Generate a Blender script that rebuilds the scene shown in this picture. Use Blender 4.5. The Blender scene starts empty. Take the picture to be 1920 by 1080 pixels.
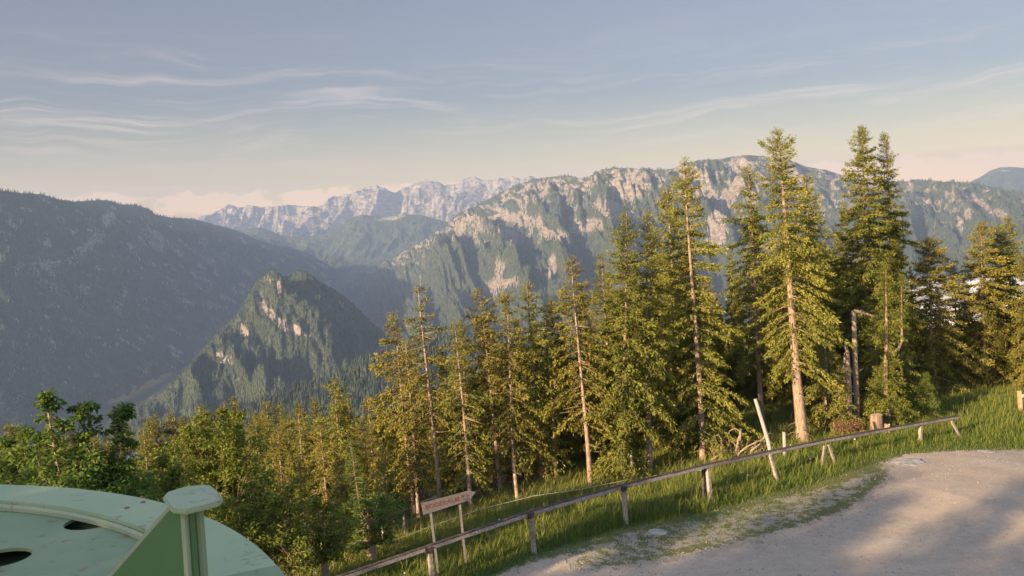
import bpy, bmesh, math, random
import numpy as np
from mathutils import Matrix, Vector

scn = bpy.context.scene
C = scn.collection
# ------------------------------------------------------------------ camera
FPX = 1663.0
PITCH = math.radians(3.44); ROLL = math.radians(2.5)
Fv = np.array([0, math.cos(PITCH), -math.sin(PITCH)]); Rv = np.array([1.0, 0, 0]); Uv = np.cross(Rv, Fv)
R2 = math.cos(ROLL)*Rv - math.sin(ROLL)*Uv
U2 = math.cos(ROLL)*Uv + math.sin(ROLL)*Rv
cd = bpy.data.cameras.new('camera'); cam = bpy.data.objects.new('camera', cd); C.objects.link(cam)
cd.sensor_width = 36.0; cd.lens = 36.0*FPX/1920.0; cd.clip_start = 0.1; cd.clip_end = 120000.0
cam.matrix_world = Matrix(((R2[0], U2[0], -Fv[0], 0), (R2[1], U2[1], -Fv[1], 0), (R2[2], U2[2], -Fv[2], 0), (0, 0, 0, 1)))
scn.camera = cam
# ------------------------------------------------------------------ sun, sky, exposure
SUN_AZ = math.radians(132.0)        # left of straight ahead: low sun behind the left shoulder
SUN_EL = math.radians(15.0)
SUN_DIR = np.array([-math.sin(SUN_AZ)*math.cos(SUN_EL), math.cos(SUN_AZ)*math.cos(SUN_EL), math.sin(SUN_EL)])
sl = bpy.data.lights.new('sun', 'SUN'); sl.energy = 5.0; sl.angle = math.radians(0.5); sl.color = (1.0, 0.71, 0.39)
so = bpy.data.objects.new('sun', sl); C.objects.link(so)
so.rotation_euler = Vector(SUN_DIR).to_track_quat('Z', 'Y').to_euler()
scn.view_settings.view_transform = 'Standard'; scn.view_settings.look = 'None'
scn.view_settings.exposure = 1.42; scn.view_settings.gamma = 1.0
scn.cycles.max_bounces = 6; scn.cycles.diffuse_bounces = 3; scn.cycles.transmission_bounces = 3
scn.cycles.volume_bounces = 0; scn.cycles.transparent_max_bounces = 6
scn.cycles.use_denoising = True


class NT:
    """small helper to write node trees"""
    def __init__(self, nt):
        self.nt = nt; nt.nodes.clear()

    def n(self, typ, **kw):
        nd = self.nt.nodes.new(typ)
        ins = kw.pop('ins', {})
        for k, v in kw.items():
            setattr(nd, k, v)
        for k, v in ins.items():
            if isinstance(v, bpy.types.NodeSocket):
                self.nt.links.new(v, nd.inputs[k])
            else:
                nd.inputs[k].default_value = v
        return nd

    def math(self, op, a, b=0.0, c=0.0, clamp=False):
        nd = self.n('ShaderNodeMath', operation=op, use_clamp=clamp, ins={0: a, 1: b, 2: c})
        return nd.outputs[0]

    def ramp(self, fac, stops, interp='LINEAR'):
        nd = self.n('ShaderNodeValToRGB', ins={0: fac}); cr = nd.color_ramp; cr.interpolation = interp
        while len(cr.elements) < len(stops):
            cr.elements.new(0.5)
        for e, (p, c) in zip(cr.elements, stops):
            e.position = p; e.color = (c[0], c[1], c[2], 1) if len(c) == 3 else c
        return nd.outputs[0]

    def mix(self, fac, a, b, mode='MIX'):
        nd = self.n('ShaderNodeMix', data_type='RGBA', blend_type=mode)
        for k, v in ((0, fac), (6, a), (7, b)):
            if isinstance(v, bpy.types.NodeSocket):
                self.nt.links.new(v, nd.inputs[k])
            else:
                nd.inputs[k].default_value = (v[0], v[1], v[2], 1) if isinstance(v, tuple) and len(v) == 3 else v
        return nd.outputs[2]

    def noise(self, vec, scale, detail=3.0, rough=0.55, out=0, dist=0.0):
        return self.n('ShaderNodeTexNoise', ins={'Vector': vec, 'Scale': scale, 'Detail': detail, 'Roughness': rough, 'Distortion': dist}).outputs[out]

    def smooth(self, v, a, b):
        return self.n('ShaderNodeMapRange', interpolation_type='SMOOTHSTEP', ins={0: v, 1: a, 2: b, 3: 0.0, 4: 1.0}).outputs[0]


w = bpy.data.worlds.new('World'); scn.world = w; w.use_nodes = True
N = NT(w.node_tree)
sky = N.n('ShaderNodeTexSky', sky_type='NISHITA', sun_disc=False, sun_elevation=SUN_EL,
          sun_rotation=-SUN_AZ, altitude=1200.0, air_density=1.0, dust_density=1.5, ozone_density=2.0)
tc = N.n('ShaderNodeTexCoord').outputs['Generated']
nrm = N.n('ShaderNodeVectorMath', operation='NORMALIZE', ins={0: tc}).outputs[0]
sep = N.n('ShaderNodeSeparateXYZ', ins={0: nrm}); zc = sep.outputs[2]; xc = sep.outputs[0]; yc = sep.outputs[1]
tint = N.ramp(zc, [(0.0, (0.95, 0.47, 0.13)), (0.055, (0.84, 0.43, 0.14)), (0.095, (0.54, 0.325, 0.17)), (0.15, (0.34, 0.25, 0.20)), (0.30, (0.45, 0.315, 0.28)), (0.50, (1.35, 1.02, 0.78)), (1.0, (1.6, 1.2, 0.90))])  # upper stops brighten and warm the sky above the frame as added fill light
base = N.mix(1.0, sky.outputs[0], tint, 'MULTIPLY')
# high thin cirrus in long streaks
az = N.math('ARCTAN2', xc, yc)
warp = N.noise(nrm, 5.0, 3.0)
zs = N.math('ADD', zc, N.math('MULTIPLY', N.math('SUBTRACT', warp, 0.5), 0.06))
tilt = N.math('SUBTRACT', zs, N.math('MULTIPLY', az, 0.030))
cv = N.n('ShaderNodeCombineXYZ', ins={0: N.math('MULTIPLY', az, 3.6), 1: N.math('MULTIPLY', tilt, 62.0), 2: 11.3}).outputs[0]
ci = N.noise(cv, 1.0, 8.0, 0.66, dist=0.9)
big = N.noise(N.n('ShaderNodeCombineXYZ', ins={0: N.math('MULTIPLY', az, 1.6), 1: N.math('MULTIPLY', zc, 9.0), 2: 1.3}).outputs[0], 1.0, 2.0)
band = N.math('MULTIPLY', N.smooth(zc, 0.0, 0.06), N.math('SUBTRACT', 1.0, N.smooth(zc, 0.12, 0.24)))
left = N.math('ADD', 0.70, N.math('MULTIPLY', N.math('SUBTRACT', 1.0, N.smooth(az, -0.5, 0.25)), 0.3))
cm = N.math('MULTIPLY', N.math('MULTIPLY', N.smooth(ci, 0.44, 0.70), N.smooth(big, 0.34, 0.58)), N.math('MULTIPLY', band, left))
base = N.mix(N.math('MULTIPLY', cm, 0.38), base, (4.2, 3.0, 2.4))
# veil of thin warm cloud along the horizon
vv = N.n('ShaderNodeCombineXYZ', ins={0: N.math('MULTIPLY', az, 1.5), 1: N.math('MULTIPLY', zc, 30.0), 2: 8.2}).outputs[0]
veil = N.math('MULTIPLY', N.smooth(N.noise(vv, 1.0, 4.0), 0.42, 0.62), N.math('SUBTRACT', 1.0, N.smooth(zc, 0.05, 0.115)))
base = N.mix(N.math('MULTIPLY', veil, 0.4), base, (3.0, 2.0, 1.4))
# small heaped clouds standing on the horizon
pv = N.n('ShaderNodeCombineXYZ', ins={0: N.math('MULTIPLY', az, 46.0), 1: N.math('MULTIPLY', zc, 70.0), 2: 0.4}).outputs[0]
puff = N.noise(pv, 1.0, 5.0, 0.6)
pbig = N.noise(N.n('ShaderNodeCombineXYZ', ins={0: N.math('MULTIPLY', az, 6.0), 1: 0.0, 2: 5.1}).outputs[0], 1.0, 1.0)
lo = N.math('MULTIPLY', N.smooth(zc, 0.026, 0.040), N.math('SUBTRACT', 1.0, N.smooth(zc, 0.050, 0.085)))
pm = N.smooth(N.math('MULTIPLY', N.math('ADD', puff, N.math('MULTIPLY', pbig, 0.55)), lo), 0.60, 0.70)
base = N.mix(N.math('MULTIPLY', pm, 0.38), base, (6.0, 3.5, 2.0))
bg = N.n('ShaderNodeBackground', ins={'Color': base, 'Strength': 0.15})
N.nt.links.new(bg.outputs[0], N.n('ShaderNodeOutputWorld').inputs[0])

# ------------------------------------------------------------------ helpers
rng = np.random.default_rng(7)
random.seed(5)


def P(px, py, d):
    return d*(Fv + (px-960)/FPX*R2 + (540-py)/FPX*U2)


def noise2(x, y, seed=0):
    xi = np.floor(x).astype(np.int64); yi = np.floor(y).astype(np.int64)
    fx = x-xi; fy = y-yi
    u = fx*fx*fx*(fx*(fx*6-15)+10); v = fy*fy*fy*(fy*(fy*6-15)+10)

    def g(ix, iy, dx, dy):
        h = (ix*374761393 + iy*668265263 + seed*974711) & 0x7fffffff
        h = ((h ^ (h >> 13))*1274126177) & 0x7fffffff
        a = (h ^ (h >> 16))/float(0x7fffffff)*2*np.pi*7
        return np.cos(a)*dx+np.sin(a)*dy
    a = g(xi, yi, fx, fy); b = g(xi+1, yi, fx-1, fy); c = g(xi, yi+1, fx, fy-1); d = g(xi+1, yi+1, fx-1, fy-1)
    return (a+(b-a)*u+(c-a)*v+(a-b-c+d)*u*v)*1.4


def fbm(x, y, seed=0, oct=4, gain=0.5, ridged=False):
    s = 0; a = 1.0; t = 0
    for i in range(oct):
        n = noise2(x*2**i+i*17.3, y*2**i-i*9.1, seed+i)
        if ridged:
            n = 1-2*np.abs(n)
        s = s+a*n; t += a; a *= gain
    return s/t


def tag(o, label=None, cat=None, group=None, kind=None):
    for k, v in (('label', label), ('category', cat), ('group', group), ('kind', kind)):
        if v:
            o[k] = v
    return o


def raw(name, V, faces, mat, parent=None, attrs=None, smooth=False, link=True):
    """one mesh object from arrays; faces is a list of (n,k) int arrays"""
    me = bpy.data.meshes.new(name)
    V = np.asarray(V, dtype=np.float32)
    me.vertices.add(len(V)); me.vertices.foreach_set('co', V.ravel())
    faces = [np.asarray(f, dtype=np.int32) for f in faces if len(f)]
    tot = sum(len(f) for f in faces)
    if tot:
        li = np.concatenate([f.ravel() for f in faces])
        ls = np.concatenate([np.full(len(f), f.shape[1], np.int32) for f in faces])
        st = np.concatenate([[0], np.cumsum(ls)[:-1]]).astype(np.int32)
        me.loops.add(len(li)); me.loops.foreach_set('vertex_index', li)
        me.polygons.add(tot); me.polygons.foreach_set('loop_start', st)
        if smooth:
            me.polygons.foreach_set('use_smooth', np.ones(tot, bool))
    for k, v in (attrs or {}).items():
        at = me.attributes.new(k, 'FLOAT', 'POINT'); at.data.foreach_set('value', np.asarray(v, np.float32))
    me.update(calc_edges=True)
    if mat:
        me.materials.append(mat)
    o = bpy.data.objects.new(name, me)
    if link:
        C.objects.link(o)
    if parent:
        o.parent = parent
    return o


class MB:
    """collects shapes for one mesh"""
    def __init__(self):
        self.v = []; self.f = []

    def add(self, vs, fs):
        b = len(self.v); self.v += [tuple(map(float, p)) for p in vs]; self.f += [tuple(i+b for i in f) for f in fs]

    def tube(self, pts, radii, n=8, cap=True, jitter=0.0):
        pts = [Vector(tuple(map(float, p))) for p in pts]
        if not hasattr(radii, '__len__'):
            radii = [radii]*len(pts)
        vs = []; ref = None
        for i, p in enumerate(pts):
            d = (pts[min(i+1, len(pts)-1)]-pts[max(i-1, 0)]).normalized()
            if ref is None:
                ref = Vector((1, 0, 0)) if abs(d.x) < 0.8 else Vector((0, 1, 0))
            a = (ref-d*ref.dot(d)).normalized(); ref = a; b = d.cross(a)
            for k in range(n):
                t = 2*math.pi*k/n; r = radii[i]*(1+jitter*(random.random()-0.5))
                vs.append(p+(a*math.cos(t)+b*math.sin(t))*r)
        fs = []
        for i in range(len(pts)-1):
            for k in range(n):
                fs.append((i*n+k, i*n+(k+1) % n, (i+1)*n+(k+1) % n, (i+1)*n+k))
        if cap:
            fs.append(tuple(range(n))[::-1]); fs.append(tuple(range((len(pts)-1)*n, len(pts)*n)))
        self.add(vs, fs)

    def bar(self, a, b, wid, hei, up=(0, 0, 1), seg=1, wob=0.0):
        """rectangular beam from a to b"""
        a = Vector(tuple(map(float, a))); b = Vector(tuple(map(float, b))); d = (b-a).normalized(); upv = Vector(up)
        s = d.cross(upv)
        s = s.normalized() if s.length > 1e-4 else Vector((1, 0, 0)); u = s.cross(d)
        vs = []; fs = []
        for i in range(seg+1):
            p = a.lerp(b, i/seg)
            k1 = 1+wob*(random.random()-0.5); k2 = 1+wob*(random.random()-0.5); o = (u*hei+s*wid)*wob*0.3*(random.random()-0.5)
            for sx, sy in ((-1, -1), (1, -1), (1, 1), (-1, 1)):
                vs.append(p+o+s*sx*wid/2*k1+u*sy*hei/2*k2)
        for i in range(seg):
            for k in range(4):
                fs.append((i*4+k, i*4+(k+1) % 4, (i+1)*4+(k+1) % 4, (i+1)*4+k))
        fs += [(3, 2, 1, 0), tuple(seg*4+k for k in range(4))]
        self.add(vs, fs)

    def prism(self, poly, off):
        """polygon of 3-D points swept by the vector off"""
        n = len(poly); off = np.asarray(off, float)
        vs = [np.asarray(p, float) for p in poly]+[np.asarray(p, float)+off for p in poly]
        fs = [tuple(range(n))[::-1], tuple(range(n, 2*n))]+[(i, (i+1) % n, n+(i+1) % n, n+i) for i in range(n)]
        self.add(vs, fs)

    def build(self, name, mat, parent=None, smooth=False, bevel=0.0, label=None):
        me = bpy.data.meshes.new(name); me.from_pydata(self.v, [], self.f)
        bm = bmesh.new(); bm.from_mesh(me)
        bmesh.ops.recalc_face_normals(bm, faces=bm.faces)
        if bevel:
            bmesh.ops.bevel(bm, geom=[e for e in bm.edges if len(e.link_faces) == 2 and e.calc_face_angle(0) > 0.5], offset=bevel, segments=2, affect='EDGES', clamp_overlap=True)
        bm.to_mesh(me); bm.free()
        if smooth:
            for p in me.polygons:
                p.use_smooth = True
        me.materials.append(mat)
        o = bpy.data.objects.new(name, me); C.objects.link(o)
        if parent:
            o.parent = parent
        if label:
            o['label'] = label
        return o


def empty(name, loc):
    o = bpy.data.objects.new(name, None); C.objects.link(o); o.location = tuple(map(float, loc)); o.empty_display_size = 0.3
    return o


def copy_tree(o, parent=None):
    c = o.copy(); C.objects.link(c)
    if parent:
        c.parent = parent
    for ch in list(o.children):
        copy_tree(ch, c)
    return c


# ------------------------------------------------------------------ materials
def material(name):
    m = bpy.data.materials.new(name); m.use_nodes = True
    return m, NT(m.node_tree)


def finish(N, shader, disp=None):
    o = N.n('ShaderNodeOutputMaterial'); N.nt.links.new(shader, o.inputs[0])


def principled(N, col, rough=0.8, bump=None, bstr=0.3, bdist=0.02, **kw):
    b = N.n('ShaderNodeBsdfPrincipled')
    ins = {'Base Color': col, 'Roughness': rough}; ins.update(kw)
    for k, v in ins.items():
        if isinstance(v, bpy.types.NodeSocket):
            N.nt.links.new(v, b.inputs[k])
        else:
            b.inputs[k].default_value = (v[0], v[1], v[2], 1) if isinstance(v, tuple) and len(v) == 3 else v
    if bump is not None:
        bp = N.n('ShaderNodeBump', ins={'Strength': bstr, 'Distance': bdist, 'Height': bump})
        N.nt.links.new(bp.outputs[0], b.inputs['Normal'])
    return b.outputs[0]


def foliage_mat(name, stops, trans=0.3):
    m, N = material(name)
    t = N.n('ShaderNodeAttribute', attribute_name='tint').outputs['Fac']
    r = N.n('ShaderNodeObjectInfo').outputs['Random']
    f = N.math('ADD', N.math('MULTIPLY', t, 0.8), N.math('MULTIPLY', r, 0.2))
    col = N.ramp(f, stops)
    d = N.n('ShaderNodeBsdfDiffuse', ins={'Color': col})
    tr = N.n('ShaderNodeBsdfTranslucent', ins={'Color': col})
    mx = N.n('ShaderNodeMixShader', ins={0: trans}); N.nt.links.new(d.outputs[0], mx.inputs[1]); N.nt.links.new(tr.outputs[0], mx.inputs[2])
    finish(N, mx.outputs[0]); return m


M = {}
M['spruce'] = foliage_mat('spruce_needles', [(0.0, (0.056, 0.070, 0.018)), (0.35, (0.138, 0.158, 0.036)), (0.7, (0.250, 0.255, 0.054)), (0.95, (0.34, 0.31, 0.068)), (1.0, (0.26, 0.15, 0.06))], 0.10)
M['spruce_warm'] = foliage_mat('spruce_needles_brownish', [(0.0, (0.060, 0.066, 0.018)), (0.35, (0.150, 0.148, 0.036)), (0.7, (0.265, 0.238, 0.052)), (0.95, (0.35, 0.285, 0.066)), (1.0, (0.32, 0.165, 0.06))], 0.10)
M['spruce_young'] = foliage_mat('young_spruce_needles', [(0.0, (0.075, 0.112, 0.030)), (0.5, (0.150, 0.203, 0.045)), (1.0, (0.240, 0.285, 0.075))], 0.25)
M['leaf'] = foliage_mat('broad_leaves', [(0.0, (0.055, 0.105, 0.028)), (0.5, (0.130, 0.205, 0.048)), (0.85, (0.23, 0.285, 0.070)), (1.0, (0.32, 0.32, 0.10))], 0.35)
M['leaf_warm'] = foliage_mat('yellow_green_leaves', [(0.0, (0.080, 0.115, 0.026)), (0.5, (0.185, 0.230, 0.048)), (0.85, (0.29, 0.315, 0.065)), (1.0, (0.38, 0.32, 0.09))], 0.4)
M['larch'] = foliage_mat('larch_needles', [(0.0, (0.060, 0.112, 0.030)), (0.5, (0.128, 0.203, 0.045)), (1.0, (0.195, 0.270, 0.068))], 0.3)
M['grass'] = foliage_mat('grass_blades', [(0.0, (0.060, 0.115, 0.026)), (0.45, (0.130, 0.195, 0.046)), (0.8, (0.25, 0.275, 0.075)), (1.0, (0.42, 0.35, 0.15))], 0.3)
M['far_forest'] = foliage_mat('distant_forest', [(0.0, (0.026, 0.044, 0.030)), (0.5, (0.062, 0.083, 0.058)), (1.0, (0.115, 0.132, 0.080))], 0.0)

m, N = material('spruce_bark'); oc = N.n('ShaderNodeTexCoord').outputs['Object']
mp = N.n('ShaderNodeMapping', ins={0: oc, 3: (6, 6, 1.2)}).outputs[0]
nz = N.noise(mp, 3.0, 4.0)
col = N.ramp(nz, [(0.3, (0.16, 0.105, 0.075)), (0.52, (0.36, 0.26, 0.20)), (0.75, (0.52, 0.42, 0.35))])
finish(N, principled(N, col, 0.9, nz, 0.6, 0.03)); M['bark'] = m
m, N = material('dead_wood'); oc = N.n('ShaderNodeTexCoord').outputs['Object']
nz = N.noise(oc, 9.0, 4.0)
finish(N, principled(N, N.ramp(nz, [(0.3, (0.20, 0.14, 0.10)), (0.7, (0.46, 0.37, 0.29))]), 0.9)); M['dead'] = m
m, N = material('grey_weathered_wood'); oc = N.n('ShaderNodeTexCoord').outputs['Object']
nz = N.noise(N.n('ShaderNodeMapping', ins={0: oc, 3: (3, 3, 3)}).outputs[0], 6.0, 5.0, 0.65)
big = N.noise(oc, 1.1, 3.0)
col = N.ramp(nz, [(0.30, (0.13, 0.105, 0.095)), (0.46, (0.34, 0.30, 0.27)), (0.68, (0.56, 0.51, 0.47))])
col = N.mix(N.math('MULTIPLY', N.smooth(big, 0.45, 0.65), 0.55), col, (0.10, 0.075, 0.065))
finish(N, principled(N, col, 0.85, nz, 0.5, 0.01)); M['wood'] = m
m, N = material('dark_stained_wood'); oc = N.n('ShaderNodeTexCoord').outputs['Object']
nz = N.noise(oc, 7.0, 4.0)
finish(N, principled(N, N.ramp(nz, [(0.35, (0.030, 0.022, 0.022)), (0.7, (0.14, 0.105, 0.09))]), 0.85)); M['wood_dark'] = m
m, N = material('pale_cut_wood'); oc = N.n('ShaderNodeTexCoord').outputs['Object']
nz = N.noise(oc, 5.0, 4.0)
finish(N, principled(N, N.ramp(nz, [(0.3, (0.34, 0.22, 0.14)), (0.7, (0.62, 0.47, 0.33))]), 0.85)); M['cut'] = m
m, N = material('sign_board_wood'); oc = N.n('ShaderNodeTexCoord').outputs['Object']
nz = N.noise(N.n('ShaderNodeMapping', ins={0: oc, 3: (1.2, 9, 9)}).outputs[0], 3.0, 5.0, 0.65)
finish(N, principled(N, N.ramp(nz, [(0.3, (0.085, 0.082, 0.086)), (0.7, (0.20, 0.195, 0.205))]), 0.8)); M['board'] = m
m, N = material('pale_grey_pole'); oc = N.n('ShaderNodeTexCoord').outputs['Object']
nz = N.noise(N.n('ShaderNodeMapping', ins={0: oc, 3: (8, 8, 1.2)}).outputs[0], 3.0, 5.0, 0.65)
finish(N, principled(N, N.ramp(nz, [(0.3, (0.27, 0.25, 0.24)), (0.7, (0.55, 0.51, 0.48))]), 0.85)); M['pole'] = m
m, N = material('faded_red_paint'); oc = N.n('ShaderNodeTexCoord').outputs['Object']
finish(N, principled(N, N.ramp(N.noise(oc, 14.0, 3.0), [(0.35, (0.17, 0.035, 0.045)), (0.75, (0.21, 0.10, 0.105))]), 0.7)); M['red'] = m
m, N = material('white_plastic'); finish(N, principled(N, (0.7, 0.7, 0.66), 0.5)); M['white'] = m
m, N = material('black_plastic'); finish(N, principled(N, (0.02, 0.02, 0.022), 0.5)); M['black'] = m
m, N = material('fence_wire'); finish(N, principled(N, (0.55, 0.6, 0.55), 0.5)); M['wire'] = m
m, N = material('loose_pebbles'); finish(N, principled(N, N.ramp(N.n('ShaderNodeAttribute', attribute_name='tint').outputs['Fac'], [(0.0, (0.16, 0.13, 0.115)), (0.5, (0.38, 0.32, 0.28)), (1.0, (0.56, 0.48, 0.41))]), 0.9)); M['pebble'] = m
m, N = material('grey_stone'); oc = N.n('ShaderNodeTexCoord').outputs['Object']
nz = N.noise(oc, 4.0, 5.0)
finish(N, principled(N, N.ramp(nz, [(0.3, (0.24, 0.235, 0.225)), (0.7, (0.50, 0.48, 0.45))]), 0.85, nz, 0.5, 0.03)); M['stone'] = m


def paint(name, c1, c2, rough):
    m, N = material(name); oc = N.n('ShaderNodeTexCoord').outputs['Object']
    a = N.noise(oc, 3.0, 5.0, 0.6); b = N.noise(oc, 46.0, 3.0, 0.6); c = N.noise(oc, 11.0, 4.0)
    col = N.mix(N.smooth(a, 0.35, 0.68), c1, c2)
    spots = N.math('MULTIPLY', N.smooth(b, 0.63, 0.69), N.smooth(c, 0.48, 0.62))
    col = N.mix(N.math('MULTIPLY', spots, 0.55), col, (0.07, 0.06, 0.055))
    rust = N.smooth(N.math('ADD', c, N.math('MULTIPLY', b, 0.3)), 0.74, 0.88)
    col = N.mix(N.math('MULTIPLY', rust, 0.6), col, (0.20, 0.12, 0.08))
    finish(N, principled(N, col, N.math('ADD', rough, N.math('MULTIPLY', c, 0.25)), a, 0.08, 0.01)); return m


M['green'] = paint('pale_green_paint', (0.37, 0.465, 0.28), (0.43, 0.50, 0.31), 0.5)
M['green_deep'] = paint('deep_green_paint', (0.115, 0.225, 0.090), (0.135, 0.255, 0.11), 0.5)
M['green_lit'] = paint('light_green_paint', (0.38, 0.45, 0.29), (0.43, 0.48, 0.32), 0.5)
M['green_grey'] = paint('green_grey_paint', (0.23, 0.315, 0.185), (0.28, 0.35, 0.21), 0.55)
m, N = material('rusty_steel'); oc = N.n('ShaderNodeTexCoord').outputs['Object']
finish(N, principled(N, N.ramp(N.noise(oc, 20.0, 4.0), [(0.3, (0.10, 0.06, 0.05)), (0.7, (0.30, 0.20, 0.15))]), 0.7)); M['rust'] = m

# ground material
m, N = material('alpine_ground'); pos = N.n('ShaderNodeNewGeometry').outputs['Position']
n1 = N.noise(pos, 0.35, 4.0); n2 = N.noise(pos, 3.0, 5.0, 0.65); n3 = N.noise(pos, 22.0, 3.0, 0.7); n4 = N.noise(pos, 60.0, 2.0)
g = N.mix(N.smooth(n2, 0.35, 0.65), (0.060, 0.110, 0.024), (0.115, 0.145, 0.038))
g = N.mix(N.math('MULTIPLY', N.smooth(n1, 0.45, 0.62), 0.5), g, (0.12, 0.105, 0.05))
patch = N.n('ShaderNodeAttribute', attribute_name='patch').outputs['Fac']
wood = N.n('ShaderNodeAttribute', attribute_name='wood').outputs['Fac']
gravel = N.ramp(N.math('ADD', N.math('MULTIPLY', n3, 0.6), N.math('MULTIPLY', n4, 0.4)), [(0.30, (0.20, 0.165, 0.14)), (0.5, (0.36, 0.315, 0.28)), (0.7, (0.52, 0.47, 0.43))])
pm = N.smooth(N.math('ADD', N.math('ADD', N.math('MULTIPLY', n2, 0.75), N.math('MULTIPLY', n3, 0.45)), N.math('MULTIPLY', patch, 0.5)), 1.06, 1.13)
g = N.mix(N.math('MULTIPLY', patch, 0.65), g, N.mix(N.smooth(n3, 0.4, 0.6), (0.105, 0.125, 0.040), (0.20, 0.165, 0.080)))
g = N.mix(N.math('MULTIPLY', pm, N.smooth(patch, 0.05, 0.25)), g, gravel)
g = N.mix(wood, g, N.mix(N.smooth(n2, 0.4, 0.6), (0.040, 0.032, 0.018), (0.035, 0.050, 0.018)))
finish(N, principled(N, g, 0.95, N.math('ADD', n3, n4), 0.5, 0.03)); M['ground'] = m
# gravel road
m, N = material('pale_gravel'); pos = N.n('ShaderNodeNewGeometry').outputs['Position']
n1 = N.noise(pos, 0.5, 4.0); n3 = N.noise(pos, 5.0, 5.0, 0.8); n4 = N.noise(pos, 19.0, 3.0, 0.8)
tr = N.noise(N.n('ShaderNodeMapping', ins={0: pos, 2: (0, 0, math.radians(-25)), 3: (0.12, 1.2, 1)}).outputs[0], 1.0, 3.0)
f = N.math('ADD', N.math('MULTIPLY', n3, 0.55), N.math('MULTIPLY', n4, 0.45))
col = N.ramp(f, [(0.28, (0.23, 0.185, 0.145)), (0.44, (0.42, 0.345, 0.28)), (0.57, (0.50, 0.415, 0.34)), (0.74, (0.68, 0.58, 0.49))])
col = N.mix(N.math('MULTIPLY', N.smooth(n1, 0.40, 0.62), 0.28), col, (0.30, 0.24, 0.195))
col = N.mix(N.math('MULTIPLY', N.smooth(tr, 0.48, 0.66), 0.30), col, (0.52, 0.44, 0.37))
finish(N, principled(N, col, 0.95, f, 0.8, 0.03)); M['road'] = m


def mountain_mat(name, rock_a, rock_b, veg_a, veg_b, sc, bias=0.0):
    m, N = material(name)
    geo = N.n('ShaderNodeNewGeometry'); pos = geo.outputs['Position']; nz = N.n('ShaderNodeSeparateXYZ', ins={0: geo.outputs['Normal']}).outputs[2]
    at = N.n('ShaderNodeAttribute', attribute_name='rock').outputs['Fac']
    n1 = N.noise(pos, 1.0/(sc*6), 5.0, 0.6); n2 = N.noise(pos, 1.0/sc, 5.0, 0.7)
    st = N.noise(N.n('ShaderNodeMapping', ins={0: pos, 3: (1, 1, 3.0)}).outputs[0], 1.0/(sc*0.8), 4.0, 0.7)
    rk = N.smooth(N.math('ADD', N.math('ADD', N.math('MULTIPLY', n1, 0.5), N.math('MULTIPLY', n2, 0.5)), N.math('ADD', N.math('MULTIPLY', at, 0.75), N.math('MULTIPLY', N.math('SUBTRACT', 0.8, nz), 0.35))), 0.78-bias, 0.92-bias)
    rock = N.mix(N.smooth(st, 0.32, 0.66), rock_a, rock_b)
    veg = N.mix(N.smooth(n2, 0.35, 0.65), veg_a, veg_b)
    col = N.mix(rk, veg, rock)
    finish(N, principled(N, col, 0.95, N.math('ADD', st, n2), 0.9, sc*0.35)); return m


M['mt'] = mountain_mat('wooded_rocky_mountain', (0.13, 0.115, 0.105), (0.42, 0.36, 0.31), (0.036, 0.054, 0.036), (0.078, 0.100, 0.055), 38.0)
M['mt_far'] = mountain_mat('distant_limestone', (0.15, 0.14, 0.135), (0.48, 0.43, 0.38), (0.05, 0.065, 0.045), (0.09, 0.10, 0.065), 120.0, 0.08)
M['mt_mid'] = mountain_mat('distant_hill', (0.30, 0.27, 0.22), (0.42, 0.38, 0.30), (0.03, 0.045, 0.022), (0.075, 0.095, 0.04), 130.0, -0.06)

# ------------------------------------------------------------------ near ground shape
FENCE_PX = [(805, 1105), (1003, 1037), (1175, 982), (1333, 942), (1463, 905), (1550, 872), (1727, 832), (1805, 822)]
FENCE = np.array([P(x, y, 1/(1/26+(1/40-1/26)*(x-805)/980.0)) for x, y in FENCE_PX])
FA = FENCE[0, :2].copy(); FD = FENCE[-1, :2]-FENCE[0, :2]; FLEN = np.linalg.norm(FD); FD /= FLEN; FN = np.array([-FD[1], FD[0]])
fa = (FENCE[:, :2]-FA)@FD


def smin0(v, k):
    return np.where(v > k, v-k/2, np.where(v > 0, v*v/(2*k), 0))


def ground(x, y, fine=True):
    x = np.asarray(x, float); y = np.asarray(y, float)
    a = (x-FA[0])*FD[0]+(y-FA[1])*FD[1]; s = (x-FA[0])*FN[0]+(y-FA[1])*FN[1]
    z = np.interp(a, fa, FENCE[:, 2])
    k = np.interp(a, [-6, 2, 10, 18, 27, 40], [0.17, 0.15, 0.115, 0.085, 0.02, -0.01])
    z = z-k*np.clip(s, 0, 400)
    s0 = np.interp(a, [-10, 5, 15, 30], [7, 10, 13, 20])
    z = z-0.42*smin0(s-s0, 12.0)
    z = z-0.22*smin0(-a-2.0, 6.0)*np.clip((s+26)/20, 0, 1)
    z = z+0.03*np.clip(-s-12, 0, 60)
    r = np.hypot(x, y)
    if fine:
        z = z+0.05*noise2(x*0.7, y*0.7, 3)*np.clip((s+7)/6, 0, 1)+0.25*noise2(x*0.12, y*0.12, 4)*np.clip((s-3)/8, 0, 1)
    fl = -600+25*noise2(x/900.0, y/900.0, 9)
    z = np.maximum(z, fl)
    return np.where(r > 2500, fl, z)


def gz(x, y):
    return float(ground(np.array([x]), np.array([y]))[0])


def hit(px, py, dmax=400):
    d = np.concatenate([np.arange(4, 80, 0.05), np.arange(80, dmax, 0.5)])
    pts = d[:, None]*(Fv + (px-960)/FPX*R2 + (540-py)/FPX*U2)[None]
    under = pts[:, 2] <= ground(pts[:, 0], pts[:, 1])
    i = int(np.argmax(under)) if under.any() else len(d)-1
    return pts[i], d[i]


def hit_flat(px, py):
    dr = Fv + (px-960)/FPX*R2 + (540-py)/FPX*U2
    return dr*(-10.0/dr[2])


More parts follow.
